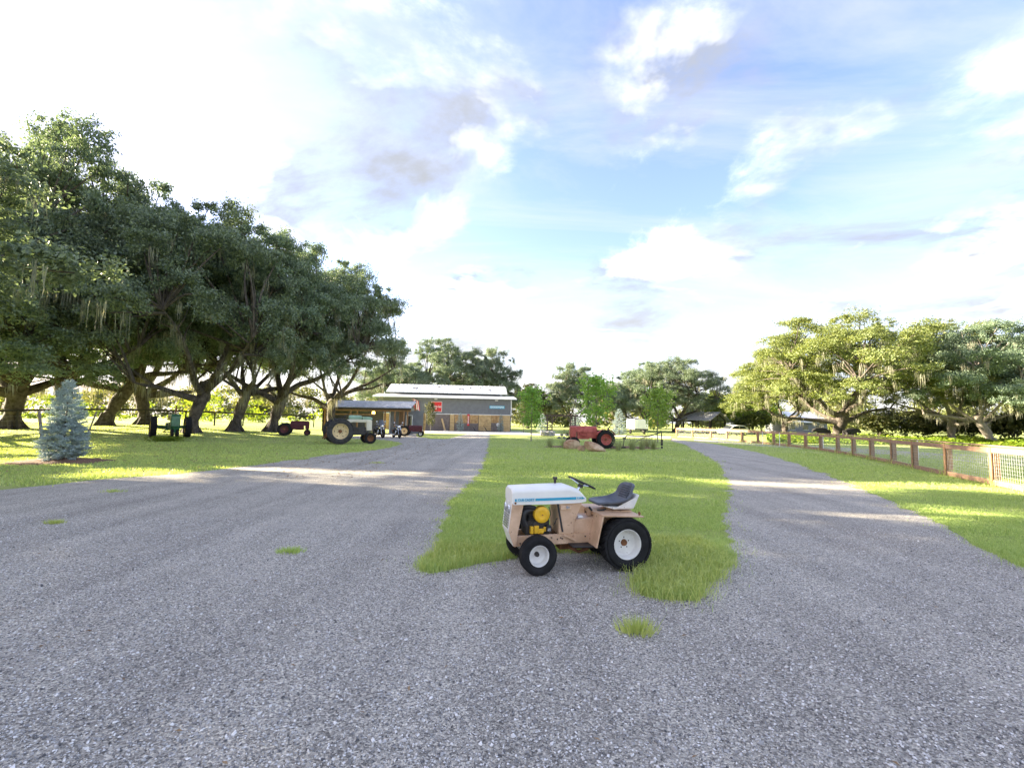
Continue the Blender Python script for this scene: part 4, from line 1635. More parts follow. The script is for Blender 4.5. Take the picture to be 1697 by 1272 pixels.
# ------------------------------------------------------------------ garden tractor in the foreground
MT['tan'] = M('faded_tan_paint', (0.60, 0.375, 0.225), 0.5, var=0.18, scale=5, col2=(0.70, 0.48, 0.32), bump=0.05, wear=0.5)
MT['cream'] = M('cream_hood_paint', (0.82, 0.80, 0.75), 0.35, var=0.05, scale=4)
MT['stripe_blue'] = M('blue_stripe', (0.03, 0.34, 0.52), 0.4, var=0.06)
MT['stripe_pale'] = M('pale_decal', (0.60, 0.74, 0.78), 0.45, var=0.05)
MT['engine_yellow'] = M('engine_yellow', (0.80, 0.46, 0.02), 0.45, var=0.14, scale=9, wear=0.3)
MT['seat_vinyl'] = M('grey_blue_vinyl', (0.075, 0.085, 0.105), 0.5, var=0.25, scale=14, bump=0.15)
MT['cream_wheel'] = M('cream_wheel_paint', (0.76, 0.74, 0.70), 0.45, var=0.10, scale=7, wear=0.4)

GO = Vector((1.20, 5.43, 0.006))
gt = empty('garden_tractor', GO, math.atan2(-0.22, -0.975))
tag(gt, 'old tan garden tractor with white hood and blue stripe parked on the gravel', 'garden tractor')
gt.scale = (0.955, 0.955, 0.97)
# local: +x forward, +y to the tractor's left (towards the camera)
for s in (1, -1):
    wheel(gt, (0, s * .33, .29), .292, .205, .166, 'cream_wheel', 'rubber', (24, .20, .016), side=s, dish=.55, hub_mat='rust', holes=0, bolts=5, plate=True)
    wheel(gt, (1.04, s * .335, .205), .205, .145, .113, 'cream_wheel', 'rubber', None, 5, side=s, dish=.75, hub_mat='dark_metal', holes=0, bolts=0, steer=.06)
# frame rails and axles
fr = MB()
for s in (1, -1):
    fr.prism([(1.26, s * .135, .255), (1.26, s * .135, .37), (.60, s * .135, .375), (.14, s * .135, .375), (.14, s * .135, .275), (.62, s * .135, .265)], (0, s * .03, 0))
fro = fr.build('frame', MT['tan'], gt, bevel=.004)
bo = MB()
for x, z in ((1.2, .29), (1.12, .29), (1.0, .30), (.93, .30), (.83, .34), (.76, .32), (.72, .335), (.70, .325), (.42, .34), (.33, .34)):
    bo.cyl((x, .165, z), (x, .174, z), .008, n=8)
bo.build('bolt', MT['dark_metal'], fro)
ax = MB()
ax.bar((1.04, -.27, .235), (1.04, .27, .235), .05, .05)
ax.bar((1.10, -.12, .27), (.98, .12, .27), .07, .06)
for s in (1, -1):
    ax.cyl((1.04, s * .25, .16), (1.04, s * .25, .30), .022, n=10)
    ax.bar((1.0, s * .12, .29), (1.16, s * .15, .25), .05, .05)
ax.build('front_axle', MT['engine_yellow'], gt, bevel=.006)
MB().tube([(1.04, .25, .30), (.90, .16, .29), (.74, .05, .29)], .011, 7).build('steering_link', MT['rust'], gt)
tx = MB()
tx.box((.02, 0, .29), (.34, .24, .22)).cyl((0, -.30, .29), (0, .30, .29), .05)
tx.build('transaxle', MT['rust'], gt, bevel=.02)
MB().box((.45, 0, .23), (.5, .16, .10)).tube([(.62, .13, .22), (.5, .16, .17), (.38, .16, .20)], .018, 7).build('underbelly_linkage', MT['rust'], gt)
# hood: a lofted shell with rounded shoulders
def hood_section(x, zb, zt, hw, n=9, r=.05):
    pts = [(x, hw, zb)]
    pts.append((x, hw * .995, zt - r * 1.1))
    for k in range(1, n):
        a = math.pi / 2 * k / n
        pts.append((x, hw - r * (1 - math.cos(a)) * 1.1, zt - r * 1.1 + r * math.sin(a)))
    pts.append((x, hw - r * 1.3, zt))
    return pts + [(p[0], -p[1], p[2]) for p in reversed(pts)]


hd = MB()
secs = [hood_section(1.305, .735, .875, .178), hood_section(1.285, .715, .892, .190), hood_section(.9, .715, .903, .192), hood_section(.62, .718, .908, .192), hood_section(.50, .722, .870, .190, r=.045), hood_section(.415, .735, .778, .185, r=.02)]
m = len(secs[0])
vs = [p for s_ in secs for p in s_]
fs = []
for i in range(len(secs) - 1):
    for k in range(m - 1):
        fs.append((i * m + k, i * m + k + 1, (i + 1) * m + k + 1, (i + 1) * m + k))
fs.append(tuple(range(m)))
fs.append(tuple(reversed(range((len(secs) - 1) * m, len(secs) * m))))
hd.add(vs, fs)
hood = hd.build('hood', MT['cream'], gt, True)
# stripe with the name panel and the number, both sides
for s in (1, -1):
    st = MB()
    yb = s * .1935
    st.prism([(1.275, yb, .752), (1.255, yb, .752), (1.255, yb, .780), (1.275, yb, .780)], (0, s * .003, 0))
    st.prism([(1.035, yb, .754), (.545, yb, .760), (.545, yb, .790), (1.035, yb, .782)], (0, s * .003, 0))
    st.prism([(.475, s * .1925, .763), (.432, s * .1905, .770), (.475, s * .1925, .792)], (0, s * .003, 0))
    st.build('stripe', MT['stripe_blue'], hood)
    pn = MB()
    pn.prism([(1.25, yb, .746), (1.04, yb, .746), (1.04, yb, .789), (1.25, yb, .789)], (0, s * .002, 0))
    pn.prism([(.54, s * .1928, .757), (.48, s * .1925, .760), (.48, s * .1925, .794), (.54, s * .1928, .792)], (0, s * .002, 0))
    pn.build('name_panel', MT['stripe_pale'], hood)
    tm = Matrix.Translation((1.145, s * .197, .767)) @ Matrix.Rotation(math.pi if s > 0 else 0, 4, 'Z') @ Matrix.Rotation(R_(90), 4, 'X')
    lettering('CUB CADET', .036, MT['stripe_blue'], hood, tm, bold=.0006, width=.19)
    tm = Matrix.Translation((.51, s * .1965, .776)) @ Matrix.Rotation(math.pi if s > 0 else 0, 4, 'Z') @ Matrix.Rotation(R_(90), 4, 'X')
    lettering('124', .030, MT['stripe_blue'], hood, tm, width=.05)
    MB().cyl((1.268, s * .185, .735), (1.268, s * .20, .735), .012, n=10).build('hood_pin', MT['rust'], hood)
# grille housing: tan side panels around a white nose
for s in (1, -1):
    gs = MB().prism([(1.30, s * .165, .725), (1.17, s * .165, .715), (1.235, s * .165, .385), (1.245, s * .165, .26), (1.275, s * .165, .26), (1.335, s * .165, .42)], (0, s * .02, 0))
    gs.build('grille_side', MT['tan'], gt, bevel=.005)
MB().prism([(1.302, -.165, .73), (1.338, -.165, .42), (1.28, -.165, .262), (1.25, -.165, .262), (1.29, -.165, .42), (1.27, -.165, .73)], (0, .33, 0)).build('grille_shell', MT['cream_wheel'], gt, bevel=.006)
gm = MB()
for k in range(9):
    z = .46 + k * .026
    gm.box((1.345 - (z - .42) * .113, 0, z), (.012, .27, .012))
gm.build('grille_bar', MT['chrome'], gt)
for s in (1, -1):
    MB().lathe([(0, .012), (.036, .012), (.042, 0), (.036, -.02)], (1.318, s * .09, .66), 'X', 18).build('headlight', MT['chrome'], gt, True)
# engine
en = MB()
en.box((.98, 0, .44), (.28, .22, .16)).box((.97, .0, .56), (.22, .20, .14)).cyl((.98, .09, .46), (.98, .135, .46), .07, n=18)
for k in range(7):
    en.box((.97, 0, .52 + k * .018), (.26, .235, .006))
en.build('engine_block', MT['dark_metal'], gt, bevel=.006)
ac = MB().lathe([(0, .035), (.02, .03), (.04, .038), (.075, .036), (.090, .024), (.093, 0), (.093, -.05), (0, -.05)], (.945, .145, .595), 'Y', 30)
aco = ac.build('air_cleaner', MT['engine_yellow'], gt, True)
MB().cyl((.945, .175, .595), (.945, .192, .595), .007, n=8).build('wing_nut', MT['rust'], aco)
ca = MB()
ca.box((1.06, .135, .425), (.035, .05, .08)).box((1.005, .14, .43), (.055, .04, .085)).box((.95, .14, .415), (.06, .05, .045)).cyl((.985, .13, .40), (.93, .15, .40), .022, n=10).box((.905, .13, .43), (.03, .04, .05))
ca.build('carburettor', MT['engine_yellow'], gt, bevel=.004)
MB().box((.86, .14, .435), (.06, .05, .07)).build('starter_box', MT['black'], gt, bevel=.004)
MB().box((.86, .167, .43), (.035, .008, .03)).build('starter_plate', MT['chrome'], gt)
mf = MB().tube(smoothpath([(1.06, .10, .64), (1.14, .12, .62), (1.16, .12, .54), (1.12, .11, .47)], 4), .038, 10)
mf.tube(smoothpath([(1.02, .12, .66), (1.10, .13, .68), (1.17, .10, .66)], 3), .026, 8)
mf.build('exhaust_manifold', MT['black'], gt, True)
MB().tube([(.86, .155, .68), (.84, .16, .60), (.88, .155, .50)], .005, 5).tube([(.80, .15, .47), (.78, .16, .52), (.76, .15, .55)], .005, 5).build('fuel_line', MT['black'], gt)
MB().cyl((.70, -.12, .90), (.70, -.12, .965), .016).box((.70, -.12, .965), (.045, .045, .03)).build('exhaust_cap', MT['dark_metal'], gt)
# dash pedestal
dp = MB()
dp.prism([(.745, -.17, .715), (.745, -.17, .37), (.56, -.17, .37), (.56, -.17, .48), (.455, -.17, .725)], (0, .34, 0))
dp.build('dash_pedestal', MT['tan'], gt, bevel=.008)
MB().box((.665, .186, .672), (.135, .03, .045)).build('battery_box', MT['tan'], gt, bevel=.004)
MB().cyl((.655, .20, .678), (.655, .208, .678), .016, n=12).box((.63, .203, .675), (.016, .008, .012)).build('ignition_switch', MT['chrome'], gt)
MB().bar((.76, .172, .715), (.70, .172, .40), .02, .012, up=(0, 1, 0)).build('hood_stay', MT['black'], gt)
# tunnel and deck
tn = MB()
tn.prism([(.56, -.15, .37), (.56, -.15, .50), (.50, -.15, .53), (.30, -.15, .545), (.14, -.15, .56), (.14, -.15, .37)], (0, .30, 0))
tn.build('transmission_tunnel', MT['tan'], gt, bevel=.01)
MB().bar((.69, .18, .372), (.54, .185, .30), .03, .02).build('brake_rod', MT['tan'], gt)
MB().box((.47, .12, .553), (.06, .05, .02)).build('access_plate', MT['cream_wheel'], gt)
fo = MB()
for s in (1, -1):
    fo.prism([(.63, s * .17, .262), (.27, s * .17, .248), (.27, s * .17, .262), (.63, s * .17, .276)], (0, s * .16, 0))
fo.build('footrest', MT['black'], gt, bevel=.004)
# fenders: flat deck, front apron, inner wall
for s in (1, -1):
    f = MB()
    f.prism([(.30, s * .10, .598), (-.21, s * .10, .578), (-.21, s * .10, .592), (.30, s * .10, .612)], (0, s * .30, 0))
    f.prism([(.30, s * .14, .612), (.285, s * .14, .598), (.365, s * .14, .262), (.38, s * .14, .262)], (0, s * .26, 0))
    f.build('fender', MT['tan'], gt, bevel=.006)
    MB().prism([(.27, s * .135, .59), (-.20, s * .135, .575), (-.17, s * .135, .40), (.16, s * .135, .30), (.33, s * .135, .28)], (0, s * .012, 0)).build('fender_wall', MT['tan'], gt)
MB().box((.05, 0, .585), (.5, .26, .05)).build('deck', MT['tan'], gt, bevel=.01)
MB().ball((-.185, .33, .612), (.016, .016, .02), 10, 6).build('tail_reflector', MT['rust'], gt)
# levers on the deck
lv = MB()
lv.tube([(.33, .03, .55), (.325, .035, .63)], .012, 7).box((.33, .05, .60), (.05, .02, .10))
lv.build('shift_gate', MT['tan'], gt)
MB().tube([(.31, .10, .615), (.345, .10, .655)], .013, 8).tube([(.20, .11, .62), (.14, .13, .635)], .008, 6).tube([(.25, .12, .618), (.17, .15, .625)], .008, 6).build('control_lever', MT['black'], gt)
# seat: vinyl shell with raised sides and ribbed back on a white pan
sv, sf = [], []
prof = [(.285, .690, .0, .165), (.27, .712, .0, .19), (.20, .705, .02, .215), (.08, .690, .035, .225), (-.03, .683, .05, .228), (-.11, .692, .065, .225), (-.165, .735, .055, .215), (-.205, .80, .05, .20), (-.235, .865, .035, .18), (-.255, .905, .015, .15), (-.262, .918, .0, .10)]
nw = 13
prof = [(x * .92 + .0, z, cup * 1.25, hw * .88) for (x, z, cup, hw) in prof]
for (x, z, cup, hw) in prof:
    for k in range(nw):
        q = -1 + 2 * k / (nw - 1)
        e = abs(q) ** 2.2
        back = max(0, (z - .70) / .2)
        sv.append((x + cup * e * min(1.0, back) * 1.3 + .006 * math.cos(z * 190) * (back > .1) * (abs(q) < .7), q * hw, z + cup * e * (1 - .55 * min(1, back))))
for i in range(len(prof) - 1):
    for k in range(nw - 1):
        sf.append((i * nw + k, i * nw + k + 1, (i + 1) * nw + k + 1, (i + 1) * nw + k))
so = MB().add(sv, sf).build('seat', MT['seat_vinyl'], gt, True)
md = so.modifiers.new('thick', 'SOLIDIFY')
md.thickness = .035
md.offset = -1
md2 = so.modifiers.new('sub', 'SUBSURF')
md2.levels = md2.render_levels = 2
rbm = MB()
for k in range(6):
    z = .755 + k * .025
    x = -.155 - (z - .735) * .5 + .012
    rbm.tube([(x + .02, -.11, z + .004), (x, -.05, z), (x, .05, z), (x + .02, .11, z + .004)], .008, 6)
rbm.build('seat_rib', MT['seat_vinyl'], so, True)
MB().prism([(.20, -.17, .672), (-.14, -.19, .655), (-.235, -.17, .80), (-.275, -.15, .80), (-.20, -.17, .628), (.05, -.17, .628)], (0, .34, 0)).build('seat_pan', MT['cream_wheel'], gt, bevel=.02)
MB().bar((.12, 0, .60), (.02, 0, .64), .12, .03).bar((.0, -.08, .61), (.0, .08, .61), .05, .05).build('seat_bracket', MT['tan'], gt)
# steering wheel
sw = empty('steering', (0, 0, 0))
sc_, tilt = Vector((.40, 0, .925)), R_(24)
R3 = Matrix.Rotation(-tilt, 3, 'Y')
ring = [sc_ + R3 @ Vector((.17 * math.cos(a), .17 * math.sin(a), 0)) for a in np.linspace(0, 2 * math.pi, 33)]
bpy.data.objects.remove(sw)
stw = MB().tube(ring, .0105, 8, cap=False).build('steering_wheel', MT['black'], gt, True)
spk = MB()
for a in (R_(90), R_(210), R_(330)):
    spk.tube([sc_ + R3 @ Vector((0, 0, -.035)), sc_ + R3 @ Vector((.168 * math.cos(a), .168 * math.sin(a), 0))], .006, 6)
spk.build('spoke', MT['chrome'], stw)
MB().cyl(sc_ + R3 @ Vector((0, 0, -.02)), sc_ + R3 @ Vector((0, 0, -.06)), .03, .036).build('steering_hub', MT['black'], stw)
MB().cyl(sc_ + R3 @ Vector((0, 0, -.05)), Vector((.55, 0, .72)), .016, n=10).build('steering_column', MT['chrome'], gt)
MB().ball((.535, .06, .80), (.03, .035, .035), 12, 8).cyl((.55, .06, .77), (.56, .05, .72), .018).build('throttle_knob', MT['black'], gt, True)

# ------------------------------------------------------------------ farm tractors
MT['tr_cream'] = M('faded_cream_paint', (0.70, 0.64, 0.47), 0.55, var=0.15, scale=3, col2=(0.76, 0.71, 0.56), wear=0.4)
MT['tr_wheel_cream'] = M('cream_yellow_wheel', (0.68, 0.52, 0.28), 0.6, var=0.18, scale=4, wear=0.4)
MT['tr_green'] = M('green_paint', (0.014, 0.095, 0.038), 0.5, var=0.25, scale=4)
MT['tr_green_pale'] = M('faded_green_paint', (0.26, 0.40, 0.28), 0.6, var=0.2, scale=4, wear=0.4)
MT['tr_yellow'] = M('yellow_wheel', (0.55, 0.42, 0.07), 0.6, var=0.25, scale=4)
MT['tr_red'] = M('faded_red_paint', (0.42, 0.055, 0.040), 0.5, var=0.25, scale=4, col2=(0.52, 0.12, 0.09), wear=0.4)
MT['tr_maroon'] = M('dark_red_paint', (0.085, 0.010, 0.015), 0.6, var=0.35, scale=4)


def farm_tractor(x, y, heading, label, sc, rr=.72, rw=.36, fr_=.32, wb=2.1, track=.85, ftrack=.65, rim='tr_cream', frim=None, hood='tr_cream', top=None, body='dark_metal', seat='dark_metal', fender=None, tricycle=False, hood_z=(1.02, 1.42), side_drop=True, stack=True, rusty=False, umbrella=False, grille='dark_metal', shape='box'):
    t = empty('farm_tractor', (x, y, float(terrain(x, y))), heading, sc)
    tag(t, label, 'tractor', 'old farm tractors on show')
    rrim = rr * .60
    for s in (1, -1):
        wheel(t, (0, s * track, rr), rr, rw, rrim, rim, 'rubber_dusty' if rusty else 'rubber', (18, .30, .045), side=s, dish=.2, hub_mat='rust', holes=6, n=36, bolts=6)
        fy = .14 if tricycle else ftrack
        wheel(t, (wb, s * fy, fr_), fr_, .16, fr_ * .58, frim or rim, 'rubber', None, 3, side=s, dish=.4, hub_mat='rust', holes=0, n=28, bolts=5)
    a = MB()
    a.cyl((0, -track, rr), (0, track, rr), .10, n=14)
    a.box((0, 0, rr + .02), (.55, .55, .5))
    a.build('rear_axle', MT[body], t, bevel=.03)
    b = MB()
    b.box((.62, 0, .82), (.9, .42, .42))
    b.box((1.3, 0, .80), (.75, .36, .5))
    b.cyl((1.2, -.22, .95), (1.2, .22, .95), .09, n=12)
    b.tube([(1.5, .2, .95), (1.5, .26, .8), (1.1, .26, .75)], .04, 7)
    b.build('engine_block', MT[body], t, bevel=.03)
    f = MB()
    if tricycle:
        f.cyl((wb, 0, .95), (wb, 0, fr_ + .05), .08).bar((wb, -.14, fr_), (wb, .14, fr_), .06)
        f.prism([(wb - .2, -.16, .95), (wb + .16, -.16, .95), (wb + .05, -.06, .55), (wb - .05, -.06, .55)], (0, .32, 0))
    else:
        f.bar((wb, -ftrack, fr_ + .12), (wb, ftrack, fr_ + .12), .09)
        f.box((wb, 0, fr_ + .2), (.25, .3, .3))
        for s in (1, -1):
            f.cyl((wb, s * (ftrack - .1), fr_ - .06), (wb, s * (ftrack - .1), fr_ + .3), .045)
    f.build('front_axle', MT[body if not tricycle else hood], t, bevel=.01)
    z0, z1 = hood_z
    h = MB()
    if shape == 'round':
        secs = []
        for (xx, k) in ((.45, .92), (.9, 1.0), (1.6, 1.0), (wb + .05, .96), (wb + .14, .86)):
            pts = []
            for j in range(13):
                an = math.pi * j / 12
                pts.append((xx, .24 * k * math.cos(an), z0 + (z1 - z0) * (.35 + .65 * k * math.sin(an)) if 0 < j < 12 else z0))
            secs += pts
        fs_ = []
        for i in range(4):
            for j in range(12):
                fs_.append((i * 13 + j, i * 13 + j + 1, (i + 1) * 13 + j + 1, (i + 1) * 13 + j))
        fs_ += [tuple(range(13)), tuple(reversed(range(52, 65)))]
        h.add(secs, fs_)
        h.build('hood', MT[hood], t, True)
    else:
        h.prism([(.50, -.24, z1 - .26), (.50, -.24, z1 - .10), (.62, -.24, z1 - .02), (wb + .10, -.24, z1 - .04), (wb + .15, -.24, z1 - .10), (wb + .15, -.24, z1 - .22), (.9, -.24, z1 - .22)], (0, .48, 0))
        h.build('hood', MT[hood], t, bevel=.035)
    if side_drop:
        MB().prism([(wb + .16, -.25, z1 - .08), (wb + .16, -.25, z0 - .32), (wb - .18, -.25, z0 - .32), (wb - .22, -.25, z1 - .08)], (0, .50, 0)).build('radiator_shell', MT[hood], t, bevel=.03)
        g_ = MB()
        for k in range(9):
            g_.box((wb + .165, 0, z0 - .25 + k * (z1 - z0 + .1) / 9), (.015, .40, .022))
        g_.build('grille_bar', MT[grille], t)
    if top:
        tk = MB()
        tk.lathe([(0, -.02), (.13, 0), (.17, .08), (.17, .72), (.13, .80), (0, .82)], (.62, 0, z1 + .07), 'X', 18)
        tk.build('fuel_tank', MT[top], t, True)
        MB().prism([(1.45, -.2, z1 - .04), (1.45, -.2, z1 + .13), (1.55, -.2, z1 + .16), (wb + .12, -.2, z1 + .14), (wb + .2, -.2, z1 + .04), (wb + .2, -.2, z1 - .04)], (0, .4, 0)).build('hood_top', MT[top], t, bevel=.05)
    # operator's place
    st = MB()
    st.lathe([(0, 0), (.14, .01), (.22, .06), (.24, .12), (.22, .11), (.13, .045), (0, .035)], (-.12, 0, rr * 2 - .28), 'Z', 16)
    st.prism([(-.32, -.16, rr * 2 - .2), (-.36, -.16, rr * 2 + .1), (-.33, -.16, rr * 2 + .12), (-.27, -.16, rr * 2 - .2)], (0, .32, 0))
    st.bar((-.1, 0, rr * 2 - .28), (.05, 0, rr + .2), .07)
    st.build('seat', MT[seat], t, True)
    wh = Vector((.36, 0, z1 + .16))
    R4 = Matrix.Rotation(R_(-32), 3, 'Y')
    ring = [wh + R4 @ Vector((.21 * math.cos(q), .21 * math.sin(q), 0)) for q in np.linspace(0, 2 * math.pi, 23)]
    so_ = MB().tube(ring, .016, 6, cap=False).build('steering_wheel', MT['black'], t, True)
    s2 = MB()
    for k in range(3):
        s2.bar(wh, ring[k * 7 + 2], .016)
    s2.bar(wh, (.75, 0, z1 - .1), .03)
    s2.build('steering_spoke', MT['dark_metal'], so_)
    if stack:
        MB().cyl((1.35, .08, z1 - .05), (1.35, .08, z1 + .55), .032, n=10).cyl((1.35, .08, z1 + .08), (1.35, .08, z1 + .38), .055, n=12).build('exhaust_stack', MT['rust'], t, True)
    if fender:
        for s in (1, -1):
            fd = MB()
            pts = []
            for k in range(9):
                q = R_(25 + 130 * k / 8)
                pts.append(((rr + .09) * math.cos(q), (rr + .09) * math.sin(q) + rr))
            vs_, fs_ = [], []
            for (px_, pz_) in pts:
                vs_ += [(px_, s * (track - rw * .55), pz_), (px_, s * (track + rw * .4), pz_)]
            for k in range(8):
                fs_.append((2 * k, 2 * k + 1, 2 * k + 3, 2 * k + 2))
            fo_ = fd.add(vs_, fs_).build('fender', MT[fender], t, True)
            fo_.modifiers.new('thick', 'SOLIDIFY').thickness = .02
    hb = MB()
    hb.bar((-.25, -.2, rr * .75), (-.75, -.3, rr * .5), .05).bar((-.25, .2, rr * .75), (-.75, .3, rr * .5), .05).bar((-.75, -.35, rr * .5), (-.75, .35, rr * .5), .06)
    hb.build('drawbar', MT['rust'], t)
    if rusty:
        lf = MB()
        for s in (1, -1):
            lf.bar((-.3, s * .3, rr * 1.5), (-.85, s * .4, .3), .07).bar((-.3, s * .3, rr * 1.5), (-.25, s * .3, rr), .07)
        lf.box((-.6, 0, .75), (.12, .7, .6))
        lf.build('rear_lift', MT['rust'], t)
    return t


# cream tractor by the drive, seen from its right side (front to the right)
g = G(563, 736)
farm_tractor(g.x - .42, g.y + .73, R_(30), 'cream row crop tractor with faded green tank and big cream wheels by the drive', .98, rr=.80, rw=.40, fr_=.36, wb=1.9, track=.84, ftrack=.62, rim='tr_wheel_cream', frim='rust', hood='tr_cream', top='tr_green_pale', rusty=True, hood_z=(1.15, 1.58), stack=False)
# green tractor under the oaks, facing the camera
g = G(289, 731)
farm_tractor(g.x - 1.6, g.y + 1.75, R_(-47), 'green row crop tractor with yellow wheels facing the camera under the oaks', .95, rr=.72, rw=.36, fr_=.30, wb=2.1, track=.95, rim='tr_yellow', hood='tr_green', tricycle=True, hood_z=(1.10, 1.62), seat='tr_yellow', body='tr_green', grille='tr_green_pale')
# dark red tractor further left of the shed
x, y = XY(474, 37)
farm_tractor(x, y, R_(20), 'dark maroon tractor standing in shade under the oaks', .82, rr=.62, rw=.32, fr_=.30, wb=2.0, track=.75, rim='tr_maroon', hood='tr_maroon', body='tr_maroon', tricycle=True, hood_z=(.95, 1.45), shape='round', stack=False)
# small red tractor by the shed
x, y = XY(672, 43)
farm_tractor(x, y, R_(6), 'small red tractor with cream wheels parked by the shed porch', .78, rr=.62, rw=.30, fr_=.30, wb=1.9, track=.72, rim='tr_wheel_cream', frim='cream_wheel', hood='tr_maroon', body='tr_maroon', tricycle=False, hood_z=(.90, 1.30), shape='round', stack=False, grille='cream_wheel')
# faded red tractor on the mulch bed, front to the left
g = G(1000, 743)
farm_tractor(g.x + .1, g.y + .6, R_(180 + 4), 'faded red tractor on the mulch bed behind the boulders', 1.0, rr=.56, rw=.30, fr_=.34, wb=1.95, track=.62, ftrack=.55, rim='tr_red', hood='tr_red', body='tr_red', fender='tr_red', hood_z=(.98, 1.36), stack=False, shape='round', grille='tr_red')

# hay rake boom trailing from the red tractor
p0, p1 = P(1035, 722, g.y + .4), P(1096, 716, g.y - .1)
bm = empty('implement_boom', (p0.x, p0.y, 0))
tag(bm, 'long thin grey steel implement boom behind the red tractor', 'implement')
q0, q1 = p0 - bm.location, p1 - bm.location
MB().tube([(-.1, 0, .12), (0, 0, q0.z - .12), (.18, 0, q0.z + .04), (q1.x - .75, q1.y * .7, q0.z + .02), q1], .035, 8).build('boom', MT['dark_metal'], bm, True)
MB().bar((.62, 0, .38), (1.35, -.05, q0.z), .035).build('brace', MT['dark_metal'], bm)
MB().box((-.02, 0, q0.z - .15), (.2, .1, .12)).box((-.1, 0, .06), (.3, .15, .1)).build('foot', MT['dark_metal'], bm)
MB().bar((q1.x, q1.y, q1.z), (q1.x + .02, q1.y, .35), .05).cyl((q1.x + .02, q1.y, .62), (q1.x + .02, q1.y, .25), .07).ball((q1.x + .02, q1.y, .14), .07).build('support_leg', MT['dark_metal'], bm)

# boulders
GBD = 'sandstone boulders before the red tractor'
for (a, b), (sx, sy, sz), rot, tilt, seed, lab in [((949, 744), (.58, .42, .38), .3, 0, 1, 'pale pointed sandstone boulder at the left of the group'),
                                                  ((986, 748), (.74, .40, .30), -.2, -.40, 2, 'slanted orange sandstone slab leaning right in the group'),
                                                  ((964, 747), (.26, .22, .2), .8, 0, 3, 'small pale stone between the two boulders')]:
    g2 = G(a, b)
    o = link('boulder', rock(seed, sx, sy, sz, 'boulder'), None, (g2.x, g2.y + sy * .5, sz * .55))
    o.rotation_euler = (0, -tilt, rot)
    tag(o, lab, 'boulder', GBD)


def grass_clump(seed, n=130, h=.62, sp=.62):
    r = np.random.default_rng(seed)
    V, F = [], []
    for k in range(n):
        a = r.uniform(0, 6.28)
        b0 = r.uniform(0, .12)
        L = h * r.uniform(.6, 1.1)
        s = sp * r.uniform(.1, 1.0)
        o = len(V)
        w_ = .006
        for j in range(4):
            q = j / 3
            rad = b0 + s * q ** 1.8
            x, y = rad * math.cos(a), rad * math.sin(a)
            z = L * (q - .28 * q * q * s / sp)
            ww = w_ * (1 - .8 * q)
            V += [(x - ww * math.sin(a), y + ww * math.cos(a), z), (x + ww * math.sin(a), y - ww * math.cos(a), z)]
        for j in range(3):
            F.append((o + 2 * j, o + 2 * j + 1, o + 2 * j + 3, o + 2 * j + 2))
    return mesh_np('grass_tuft', np.array(V), np.array(F), MT['grass_dry'])


CL_ = [grass_clump(1), grass_clump(2, sp=.4), grass_clump(3, h=.65)]
GC = 'ornamental grass clumps on the mulch bed'
for px, py, s, v, lab in [(911, 742, .85, 1, 'thin ornamental grass clump at the left end of the mulch bed'),
                          (934, 743, .8, 1, 'ornamental grass clump just left of the pale boulder'),
                          (1025, 747, .95, 0, 'ornamental grass clump right under the red rear wheel'),
                          (1048, 746, 1.1, 0, 'broad ornamental grass clump in the middle of the right half of the bed'),
                          (1064, 746, .95, 1, 'green ornamental grass clump second from the right end of the bed'),
                          (1072, 742, 1.1, 2, 'tall ornamental grass clump behind the others at the right'),
                          (1083, 745, .95, 2, 'brownish ornamental grass clump at the right end of the bed')]:
    g2 = G(px, py)
    o = link('ornamental_grass', CL_[v], None, (g2.x, g2.y, .04), px)
    o.scale = (s * 1.45,) * 3
    tag(o, lab, 'grass clump', GC)


